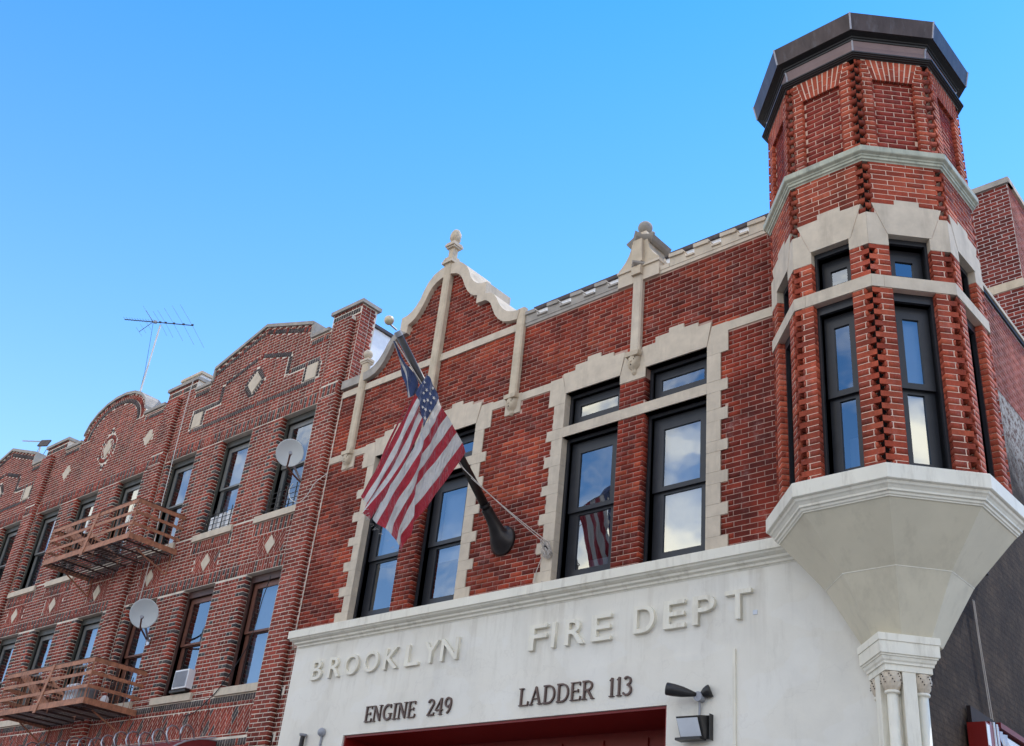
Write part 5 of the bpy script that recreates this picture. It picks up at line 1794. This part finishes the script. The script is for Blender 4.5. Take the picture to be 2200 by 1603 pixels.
# ------------------------------------------------------------------ lamps on the white wall
lm = thing('wall_lamp', 'bullet shaped dark security lamp on a grey box above the flood light', 'lamp', (-6.5, 0, 2.9))
lathe((-6.50, -.10), [(.001, 2.86), (.05, 2.865), (.055, 2.90), (.055, 2.93), (.001, 2.935)], 12).build('junction_box', 'lamp_grey', lm)
MB().tube([(-6.50, -.055, 2.90), (-6.50, -.15, 2.90)], .052, 14).build('junction_box', 'lamp_grey', lm)
def bullet(parent, p0, d, L_, mat):
    d = Vector(d).normalized()
    p0 = Vector(p0)
    prof = [(.0, .020), (.06, .038), (.12, .055), (.2, .066), (.27, .068), (.275, .060)]
    pts = [(p0 + d * (a * L_ / .275), r) for a, r in prof]
    mb = MB()
    up = Vector((0, 0, 1))
    a_ = d.cross(up).normalized()
    b_ = a_.cross(d)
    sg = 14
    vs = []
    for p, r in pts:
        for j in range(sg):
            t = 2 * math.pi * j / sg
            vs.append(p + a_ * r * math.cos(t) + b_ * r * math.sin(t))
    fs = [(i * sg + j, i * sg + (j + 1) % sg, (i + 1) * sg + (j + 1) % sg, (i + 1) * sg + j) for i in range(len(pts) - 1) for j in range(sg)]
    fs += [tuple(range(sg)), tuple((len(pts) - 1) * sg + j for j in range(sg))]
    mb.add(vs, fs)
    return mb.build('lamp_head', mat, parent, smooth=True)
bullet(lm, (-6.52, -.14, 2.92), (-.85, -.42, .16), .33, 'black_m')
bullet(lm, (-6.48, -.12, 2.92), (.75, .3, .35), .12, 'black_m')
fd = thing('flood_light', 'square flood light with pale lens and dark housing hanging under the bullet lamp', 'lamp', (-6.6, 0, 2.6))
MB().tube([(-6.51, -.09, 2.86), (-6.51, -.09, 2.70)], .014, 8).build('stem', 'lamp_grey', fd)
fdr = MB()
fdr.add([F0.p(-6.73, 2.69, .21), F0.p(-6.44, 2.69, .19), F0.p(-6.37, 2.71, .055), F0.p(-6.68, 2.71, .055), F0.p(-6.70, 2.46, .15), F0.p(-6.42, 2.46, .13), F0.p(-6.37, 2.47, .055), F0.p(-6.66, 2.47, .055)],
        [(0, 1, 2, 3), (7, 6, 5, 4), (0, 4, 5, 1), (1, 5, 6, 2), (2, 6, 7, 3), (3, 7, 4, 0)]).build('housing', 'black_m', fd)
MB().box(F0, -6.365, -6.357, 2.45, 2.715, .055, .13).build('side_plate', 'black_m', fd)
fdl = MB()
q = [F0.p(-6.71, 2.665, .218), F0.p(-6.465, 2.665, .20), F0.p(-6.445, 2.485, .148), F0.p(-6.685, 2.485, .166)]
fdl.add(q + [v + Vector((0, -.012, 0)) for v in q], [(4, 5, 6, 7), (0, 1, 5, 4), (1, 2, 6, 5), (2, 3, 7, 6), (3, 0, 4, 7)]).build('lens', 'lens', fd)
MB().box(F0, -6.73, -6.42, 2.445, 2.47, .10, .22).build('rim', 'black_m', fd)
sl_ = thing('conduit_lamp', 'small round grey fitting on top of a thin conduit left of the red doorway', 'lamp', (-12.9, 0, 2.6))
lathe((-12.88, -.09), sphere_prof(.062, 2.93), 14).build('head', 'lamp_grey', sl_, smooth=True)
MB().tube([(-12.88, -.08, 2.87), (-12.91, -.07, 2.2), (-12.91, -.07, -1.4)], .016, 8).build('conduit', 'lamp_grey', sl_)
vp = thing('vent_pipe', 'short dark upright pipe with a flared cap at the left end of the white wall', 'pipe', (-13.3, -.1, 1.5))
MB().tube([(-13.28, -.11, 2.90), (-13.30, -.11, -1.4)], .034, 10).build('pipe', 'pole', vp)
lathe((-13.28, -.11), [(.034, 2.89), (.05, 2.90), (.058, 2.925), (.001, 2.93)], 12).build('cap', 'lamp_grey', vp)
ha = tag(lathe((-13.22, -.25), [(.001, 2.50), (.13, 2.52), (.17, 2.60), (.13, 2.655), (.001, 2.675)], 16).build('alarm_bell', 'red_paint', smooth=True), 'top of a round red alarm bell at the bottom edge beside the vent pipe', 'bell')

# ------------------------------------------------------------------ fire escapes
def fire_escape(x0, x1, zb, label, balusters, bars):
    t = thing('fire_escape', label, 'fire escape', (x1, 0, zb), 'rust brown fire escape balconies on the apartment building')
    D = 1.04
    zt = zb + .79
    rails = [(zb + .0, .105), (zb + .27, .060), (zb + .50, .060), (zb + .715, .080)]
    for z0, h in rails:
        MB().box(F0, x0, x1, z0, z0 + h, D - .008, D).build('front_rail', 'iron', t)
        for xx in (x0, x1 - .008):
            MB().box(F0, xx, xx + .008, z0, z0 + h, 0.0, D - .009).build('side_rail', 'iron', t)
    MB().box(F0, x0 - .004, x1 + .004, zt + .007, zt + .017, D - .035, D + .006).build('hand_rail', 'iron_d', t)
    for xx in (x0 - .004, x1 - .03):
        MB().box(F0, xx, xx + .034, zt + .007, zt + .017, 0, D - .036).build('hand_rail', 'iron_d', t)
    # diagonal flat bar of the ladder hatch
    MB().prism(F0, [(x0 + 1.58, zb - .05), (x0 + 1.68, zb - .05), (x0 + 1.93, zt + .01), (x0 + 1.84, zt + .01)], D + .003, D + .014).build('ladder_stringer', 'iron', t)
    st_ = [(x0 + 1.58, zb - .03), (x0 + 1.66, zb + .02)]
    # stair leading up from the platform behind the front rail
    for yy in (.30, .85):
        MB().prism(F0, [(x0 + .12, zt + .02), (x0 + .12, zt + .20), (x0 + 1.75, zb + .14), (x0 + 1.75, zb - .02)], yy, yy + .008).build('stair_stringer', 'iron', t)
    for i in range(5):
        f = (i + .5) / 5
        xx, zz = x0 + .15 + 1.55 * f, zt + .10 - (zt - zb) * f
        MB().box(F0, xx - .08, xx + .08, zz - .006, zz + .006, .308, .848).build('stair_tread', 'iron_d', t)
    # slatted floor: flat bars on edge, running along the wall
    nb_ = 13
    for i in range(nb_):
        y = .05 + i * (D - .09) / (nb_ - 1)
        MB().box(F0, x0 + .01, x1 - .01, zb + .04, zb + .064, y, y + .012).build('floor_slat', 'iron_d', t)
    for i in range(7):
        xx = x0 + .25 + i * (x1 - x0 - .5) / 6
        MB().box(F0, xx, xx + .012, zb + .008, zb + .038, .03, D - .012).build('floor_joist', 'iron_d', t)
    # wall struts
    for xx, dx in ((x0 + .12, .1), (x1 - .45, .28)):
        MB().tube([(xx, -.62, zb + .01), (xx + dx, -.015, zb - .37)], .016, 6).build('strut', 'iron', t)
        MB().tube([(xx + dx, -.012, zb - .38), (xx + dx, -.012, zb + .02)], .012, 6).build('wall_plate', 'iron', t)
    # balusters
    n = bars
    for i in range(n):
        xx = x0 + (i + .5) * (x1 - x0) / n
        MB().tube([(xx, -D + .015, zb + .03), (xx, -D + .015, zt - .01)], .0055, 5).build('baluster', 'iron', t)
    for i in range(balusters):
        y = -.06 - i * (D - .12) / max(1, balusters - 1)
        for xx in (x0 + .014, x1 - .014):
            MB().tube([(xx, y, zb + .03), (xx, y, zt - .01)], .0055, 5).build('baluster', 'iron', t)
    for xx in (x0 + .01, x1 - .01):
        MB().tube([(xx, -D + .01, zb), (xx, -D + .01, zt)], .012, 6).build('corner_post', 'iron', t)
    return t
fire_escape(-21.86, -18.47, 6.60, 'upper fire escape balcony, rust brown flat bar rails, under the top floor windows', 7, 24)
fire_escape(-21.76, -18.38, 3.555, 'lower fire escape balcony with thin uprights, pots and a white crate on its floor', 9, 26)
# things kept on the lower one
crate = tag(MB().box(F0, -19.40, -19.02, 3.64, 3.98, .62, .92).build('plastic_crate', 'white_p'), 'white slatted plastic crate on the lower fire escape', 'crate')
for i in range(6):
    MB().box(F0, -19.39 + i * .064, -19.355 + i * .064, 3.66, 3.96, .921, .93).build('crate_slat', 'galv', crate)
pot = tag(lathe((-18.78, -.80), [(.001, 3.64), (.12, 3.645), (.155, 3.70), (.165, 3.84), (.17, 3.875), (.15, 3.88), (.001, 3.86)], 18).build('plant_pot', 'darkpot', smooth=True), 'round dark grey pot beside the white crate on the lower fire escape', 'pot')
jug = tag(MB().loft((-18.55, -.58), [(.01, 3.64), (.07, 3.65), (.075, 3.74), (.04, 3.79), (.02, 3.80)], 12, 0, apothem=False).build('jug', 'white_p', smooth=True), 'small white jug at the right end of the lower fire escape floor', 'jug')

# ------------------------------------------------------------------ satellite dishes
def dish(c, n, r, mount, label):
    t = thing('satellite_dish', label, 'satellite dish', mount, 'satellite dishes on the apartment wall')
    c, n = Vector(c), Vector(n).normalized()
    a = n.cross(Vector((0, 0, 1))).normalized()
    b = a.cross(n)
    sg = 28
    vs, fs = [], []
    rings = [0.02, .25, .5, .75, .92, 1.0]
    def pt(rr, t_, d): return c + (a * math.cos(t_) * r * .97 + b * math.sin(t_) * r * 1.03) * rr + n * (r * .22 * (rr * rr - 1) + d)
    for side, d in ((0, 0), (1, -.012)):
        for rr in rings:
            for j in range(sg):
                vs.append(pt(rr, 2 * math.pi * j / sg, d))
    nr = len(rings)
    for s_ in range(2):
        o_ = s_ * nr * sg
        for i in range(nr - 1):
            for j in range(sg):
                q = (o_ + i * sg + j, o_ + i * sg + (j + 1) % sg, o_ + (i + 1) * sg + (j + 1) % sg, o_ + (i + 1) * sg + j)
                fs.append(q)
        fs.append(tuple(o_ + j for j in range(sg)))
    for j in range(sg):
        fs.append(((nr - 1) * sg + j, (nr - 1) * sg + (j + 1) % sg, nr * sg + (nr - 1) * sg + (j + 1) % sg, nr * sg + (nr - 1) * sg + j))
    MB().add(vs, fs).build('reflector', 'grey_p', t, smooth=True)
    m = Vector(mount)
    back = c - n * (r * .22 + .02)
    low = c - b * r * .98 - n * .02
    lnb = c + n * .36 - b * .10 - a * .03
    MB().tube([lnb - b * .02, (lnb + low) / 2 - b * .07, low, low.lerp(m, .45) - Vector((0, 0, .01)), m + Vector((0, -.06, .03))], .016, 8).build('feed_arm', 'sash_brown' , t)
    MB().tube([lnb + n * .05, lnb - n * .06], .030, 10).build('receiver', 'lamp_grey', t)
    MB().tube([back, back.lerp(m, .4) + Vector((0, -.03, 0)), m], .020, 8).build('mast', 'lamp_grey', t)
    MB().box(Fr(m, (1, 0, 0), (0, 0, 1), (0, -1, 0)), -.05, .05, -.07, .07, -.0, .012).build('wall_bracket', 'galv', t)
    return t
dish((-14.62, -.50, 7.63), (.80, -.58, -.16), .245, (-14.74, -.02, 7.24), 'upper satellite dish, grey white, beside the top floor window nearest the fire station')
dish((-18.14, -.50, 5.26), (.80, -.58, -.16), .262, (-18.60, -.02, 4.93), 'lower satellite dish, grey white, above the lower fire escape')
wv = [(-14.92, -.10, 7.28), (-14.97, -.12, 7.15), (-14.90, -.12, 7.0), (-14.76, -.12, 6.90), (-14.58, -.13, 6.84), (-14.42, -.15, 6.87), (-14.30, -.15, 6.98), (-14.22, -.14, 7.12), (-14.09, -.03, 7.30)]
tag(MB().tube([tuple(p) for p in cat(wv, 40)], .007, 5).build('white_cable', 'wire_w'), 'white cable looping from the upper satellite dish to the station corner', 'cable')
cv = [(-19.62, -.055, 10.80), (-19.60, -.06, 10.2), (-19.58, -.05, 9.34), (-19.52, -.05, 8.4), (-19.50, -.05, 7.9), (-19.36, -.05, 7.0), (-19.34, -.04, 6.2), (-19.36, -.03, 5.6)]
tag(MB().tube(cat(cv, 40), .008, 5).build('white_cable', 'wire_w'), 'long white cable hanging down the brick from the parapet behind the upper fire escape', 'cable')
bv = [(-14.99, -.10, 5.60), (-15.13, -.07, 5.2), (-15.18, -.07, 4.75), (-15.30, -.05, 4.45), (-15.62, -.05, 4.05), (-15.90, -.06, 3.76), (-16.16, -.04, 3.63), (-16.43, -.03, 3.49), (-16.75, -.03, 3.44)]
tag(MB().tube(cat(bv, 40), .008, 5).build('black_cable', 'wire_b'), 'black cable running down across the lower window nearest the fire station', 'cable')
tag(MB().tube(cat([(-16.14, -.04, 3.63), (-16.03, -.04, 3.47), (-16.11, -.04, 3.29), (-16.13, -.03, 3.13)], 14), .006, 5).build('black_cable', 'wire_b'), 'short black cable hanging over the lattice brick band', 'cable')

# ------------------------------------------------------------------ window fittings
ac = thing('air_conditioner', 'small white air conditioner in the lower window of the apartment building', 'air conditioner', (-17.0, 0, 3.9))
MB().box(F0, -17.19, -16.76, 3.90, 4.22, -.2, .13).build('case', 'white_p', ac)
MB().box(F0, -17.165, -16.785, 3.925, 4.195, .1305, .134).build('grille', 'galv', ac)
for i in range(13):
    MB().box(F0, -17.16 + i * .0285, -17.148 + i * .0285, 3.93, 4.19, .1345, .142).build('fin', 'lamp_grey', ac)
MB().box(F0, -17.30, -16.80, 3.855, 3.895, -.1, .10).build('bracket', 'black_m', ac)
def guard(x0, x1, z0, hb, nv_, label, tilt=0.0):
    t = thing('window_guard', label, 'window guard', (x0, 0, z0))
    for i in range(hb):
        z = z0 + .06 + i * .10
        MB().tube([(x0, .02, z), (x1, .02, z + tilt * .0)], .007, 5).build('bar', 'black_m', t)
    for i in range(nv_):
        x = x0 + .08 + i * (x1 - x0 - .16) / (nv_ - 1)
        MB().tube([(x, .025, z0 + .01), (x, .025, z0 + .08 + hb * .10 - .03)], .011, 5).build('upright', 'black_m', t)
    return t
guard(-17.80, -16.84, 6.89, 4, 4, 'black bar window guard in front of white boxes, top floor middle window')
guard(-15.84, -14.90, 6.92, 4, 4, 'black bar window guard below the upper satellite dish')
guard(-21.76, -20.80, 6.90, 4, 4, 'black bar window guard behind the upper fire escape rail')
guard(-19.74, -18.80, 3.85, 4, 4, 'black bar window guard behind the lower fire escape, below the lower dish')
for i, lb in enumerate(('left', 'middle', 'right')):
    x = -17.62 + i * .27
    tag(MB().box(F0, x, x + .20, 6.90, 7.22 + .03 * i, -.13, -.05).build('white_box', 'white_p'), lb + ' of the three white boxes behind the window guard bars', 'box')

# ------------------------------------------------------------------ roof antennas
an = thing('tv_antenna', 'large spiky television antenna on a thin pale mast above the arched parapet', 'antenna', (-24.28, 1.0, 9.8))
MB().tube([(-24.28, 1.0, 9.86), (-24.20, .94, 12.2), (-24.20, .93, 14.36)], .022, 8).build('mast', 'wire_w', an)
BD = (Vector((-23.46, 1.46, 14.38)) - Vector((-24.93, .263, 14.44)))
B0 = Vector((-24.93, .263, 14.44))
MB().tube([B0, B0 + BD], .013, 6).build('boom', 'copper', an)
bd = BD.normalized()
e_ = Vector((-.62, .78, 0)).normalized()
el = MB()
for i in range(12):
    p = B0 + BD * (i * .04)
    MB().tube([p - e_ * .10 + Vector((0, 0, .01)), p + e_ * .10 + Vector((0, 0, .03))], .004, 4).build('short_element', 'iron_d', an)
for f, ln in ((.52, .55), (.60, .62), (.72, .75), (.86, .9), (.99, 1.0)):
    p = B0 + BD * f
    MB().tube([p, p - e_ * ln], .0045, 4).build('long_element', 'lamp_grey', an)
    MB().tube([p, p + e_ * ln * 1.05 + Vector((0, 0, -.05))], .0045, 4).build('long_element', 'lamp_grey', an)
    MB().box(Fr(p, bd, (0, 0, 1)), -.03, .03, -.012, .035, -.012, .012).build('insulator', 'black_m', an)
for dz in (1, -1):
    p = B0 + BD * .42
    q = p - bd * .30 + Vector((0, 0, .34 * dz))
    MB().tube([p, q], .008, 5).build('reflector_arm', 'iron_d', an)
    for f in (.35, .7, 1.0):
        c_ = p.lerp(q, f)
        MB().tube([c_ - e_ * .22, c_ + e_ * .22], .004, 4).build('reflector_rod', 'lamp_grey', an)
MB().box(Fr(B0 + BD * .45, bd, (0, 0, 1)), -.04, .04, -.03, .04, -.03, .03).build('clamp', 'lamp_grey', an)
MB().tube(catenary(B0 + BD * .42, (-24.20, .90, 12.9), -.05), .005, 4).build('lead', 'wire_b', an)
MB().tube([(-24.20, .90, 12.9), (-24.22, .93, 12.3), (-24.16, .98, 11.0)], .005, 4).build('lead', 'wire_b', an)
a2 = thing('panel_antenna', 'small roof antenna with a dark flat panel and a thin side arm, far left', 'antenna', (-29.0, .8, 9.8))
MB().tube([(-28.85, .8, 9.86), (-29.05, .8, 12.05)], .022, 8).build('mast', 'wire_w', a2)
MB().tube([(-30.5, .8, 12.48), (-29.1, .8, 12.10)], .018, 6).build('side_arm', 'lamp_grey', a2)
MB().box(Fr((-28.72, .75, 11.93), (1, .3, -.1), (0, .35, 1)), -.19, .19, -.11, .11, -.02, .02).build('panel', 'copper', a2)
MB().tube(cat([(-29.1, .8, 12.0), (-29.15, .8, 11.6), (-28.8, .8, 11.45), (-28.5, .8, 11.8)], 12), .007, 4).build('lead', 'wire_b', a2)
MB().box(F0, -29.1, -28.6, 9.86, 11.35, -.9, -.65).build('footing', 'white_p', a2)
rh = tag(MB().box(F0, -22.05, -21.25, 9.86, 11.95, -1.55, -.95).build('roof_hatch', 'white_p'), 'pale box of a roof hatch just right of the arched parapet', 'roof hatch')
MB().box(F0, -22.1, -21.2, 11.95, 12.02, -1.6, -.9).build('hatch_lid', 'lime_w', rh)

# ------------------------------------------------------------------ shop awning with coiled wire
aw = thing('shop_awning', 'maroon cloth shop awning along the foot of the apartment building', 'awning', (-20, -.5, 1.9))
zt, zf = 2.98, 2.30
mb = MB()
nseg = 10
prof = [(0.02 + .95 * math.sin(math.pi / 2 * i / nseg), zf + (zt - zf) * math.cos(math.pi / 2 * i / nseg)) for i in range(nseg + 1)] + [(.97, 1.95)]
vs = [F0.p(-27, z, p) for p, z in prof] + [F0.p(-15.62, z, p) for p, z in prof]
k_ = len(prof)
fs = [(i, i + 1, i + 1 + k_, i + k_) for i in range(k_ - 1)]
mb.add(vs, fs).build('cloth', 'maroon', aw, smooth=True)
MB().prism(Fr((-15.62, 0, 0), (0, -1, 0), (0, 0, 1), (1, 0, 0)), [(.02, 1.95)] + prof[::1], -.004, .004).build('end_panel', 'maroon', aw)
MB().tube([F0.p(-15.615, z, p + .01) for p, z in prof], .014, 6).build('frame_tube', 'galv', aw)
MB().tube([F0.p(-27, 3.02, .06), F0.p(-15.6, 3.02, .06)], .012, 6).build('frame_tube', 'galv', aw)
cw = MB()
pts = []
nn_ = 12 * 26
for i in range(nn_):
    t = 2 * math.pi * i / 12
    x = -15.75 - i / 12 * .40
    wob = .03 * math.sin(i * .13)
    pts.append((x + .18 * math.cos(t), -.42 - .30 * math.cos(t) , 2.93 + .20 * math.sin(t) + wob))
cw.tube(pts, .014, 6)
cwo = tag(cw.build('wire_coil', 'galv', smooth=True), 'long spiral of pale metal wire lying along the maroon awning', 'wire coil')

# ------------------------------------------------------------------ things on the dark side wall
rg = thing('folded_awning', 'red retracted awning wrapped in torn plastic on the dark side wall', 'awning', (-4.1, 1.4, 2.6))
FZ = Fr((-4.10, 0, 0), SWU, (0, 0, 1), Vector((1, 0.035, 0)))
MB().box(FZ, .98, 1.22, 1.6, 2.72, .02, .20).build('post', 'red_paint', rg)
MB().box(FZ, 1.24, 1.50, 1.6, 2.78, .02, .16).build('post', 'red_paint', rg)
MB().box(FZ, 1.05, 1.78, 2.74, 2.90, .01, .05).build('plate', 'void', rg)
MB().box(FZ, .985, 1.07, 2.50, 2.70, .201, .206).build('sticker', 'white_p', rg)
MB().tube([FZ.p(1.23, 1.6, .2), FZ.p(1.21, 2.76, .2)], .014, 6).build('rod', 'galv', rg)
MB().tube([FZ.p(1.33, 1.6, .2), FZ.p(1.30, 2.76, .2)], .014, 6).build('rod', 'galv', rg)
pl_ = MB()
vs, fs = [], []
for i in range(9):
    for j in range(7):
        vs.append(FZ.p(1.52 + j * .05 + .02 * math.sin(i * 1.7), 2.75 - i * .14, .10 + .05 * math.sin(j * 2.1 + i * 1.3) + .03 * rnd()))
for i in range(8):
    for j in range(6):
        a = i * 7 + j
        fs.append((a, a + 1, a + 8, a + 7))
pl_.add(vs, fs).build('plastic_wrap', 'galv', rg)
sg_ = thing('panel_sign', 'pale grey panels in a maroon frame on the dark side wall, bottom right corner', 'sign', (-4.1, 3, 2.6))
for i in range(3):
    a = 1.95 + i * 1.2
    MB().box(FZ, a, a + 1.06, 1.4, 2.80, .03, .06).build('panel', 'white_p', sg_)
    MB().box(FZ, a + 1.065, a + 1.195, 1.3, 2.84, .02, .08).build('frame_post', 'maroon', sg_)
MB().box(FZ, 1.80, 5.6, 2.842, 2.90, .02, .09).build('frame_rail', 'maroon', sg_)
for i, (y0, y1, lb) in enumerate(((1.56, 1.70, 'left one of two thin cables hanging down the dark side wall'), (1.60, 1.76, 'right one of two thin cables hanging down the dark side wall'))):
    tag(MB().tube([FZ.p(y0, 4.15, .03), FZ.p(y0 + .03, 3.8, .03), FZ.p(y1, 2.90, .03)], .006, 5).build('cable', 'rope'), lb, 'cable')
br_ = tag(MB().box(FZ, 1.55, 2.0, 4.56, 4.60, .0, .10).build('bracket', 'void'), 'black metal bracket on the side wall under the turret bowl', 'bracket')
MB().box(FZ, 1.55, 1.75, 4.60, 4.78, .0, .16).build('bracket_plate', 'void', br_)

# ------------------------------------------------------------------ houses across the street (seen only in the window panes)
def opp(x0, x1, h, mat, gable_, label):
    t = thing('opposite_house', label, 'house', ((x0 + x1) / 2, -24, -1.46), 'houses across the street')
    fr = Fr((0, -31.5, 0), (-1, 0, 0), (0, 0, 1), (0, 1, 0))
    P = [(-x1, -1.46), (-x0, -1.46), (-x0, h)] + ([((-x0 - x1) / 2, h + 2.6)] if gable_ else []) + [(-x1, h)]
    hs_ = []
    n = int((x1 - x0) / 2.2)
    for i in range(n):
        for z in ([1.8, 5.0] if h > 6 else [1.8]):
            cx_ = x0 + (i + .5) * (x1 - x0) / n
            hs_.append(rect(-cx_ - .5, -cx_ + .5, z, z + 1.7))
    MB().prism(fr, P, -9, 0, hs_).build('wall', mat, t)
    for q in hs_:
        MB().prism(fr, q, -.25, -.2).build('window', 'frame', t)
        (a, z0), (b, _), (_, z1), _ = q
        MB().box(fr, a - .08, b + .08, z0 - .12, z0 - .002, -.1, .06).build('sill', 'lime', t)
    MB().box(fr, -x1 - .1, -x0 + .1, h - .35, h - .15, .002, .25).build('cornice', 'lime', t)
opp(-24, -15.2, 8.0, 'opp_brick', False, 'flat roofed brick house across the street, left')
opp(-15, -7, 6.6, 'opp_pale', True, 'pale gabled house across the street')
opp(-6.8, 2, 8.4, 'opp_brick', False, 'flat roofed brick house across the street, middle')
opp(2.2, 11, 7.2, 'opp_pale', False, 'pale flat roofed house across the street, right')
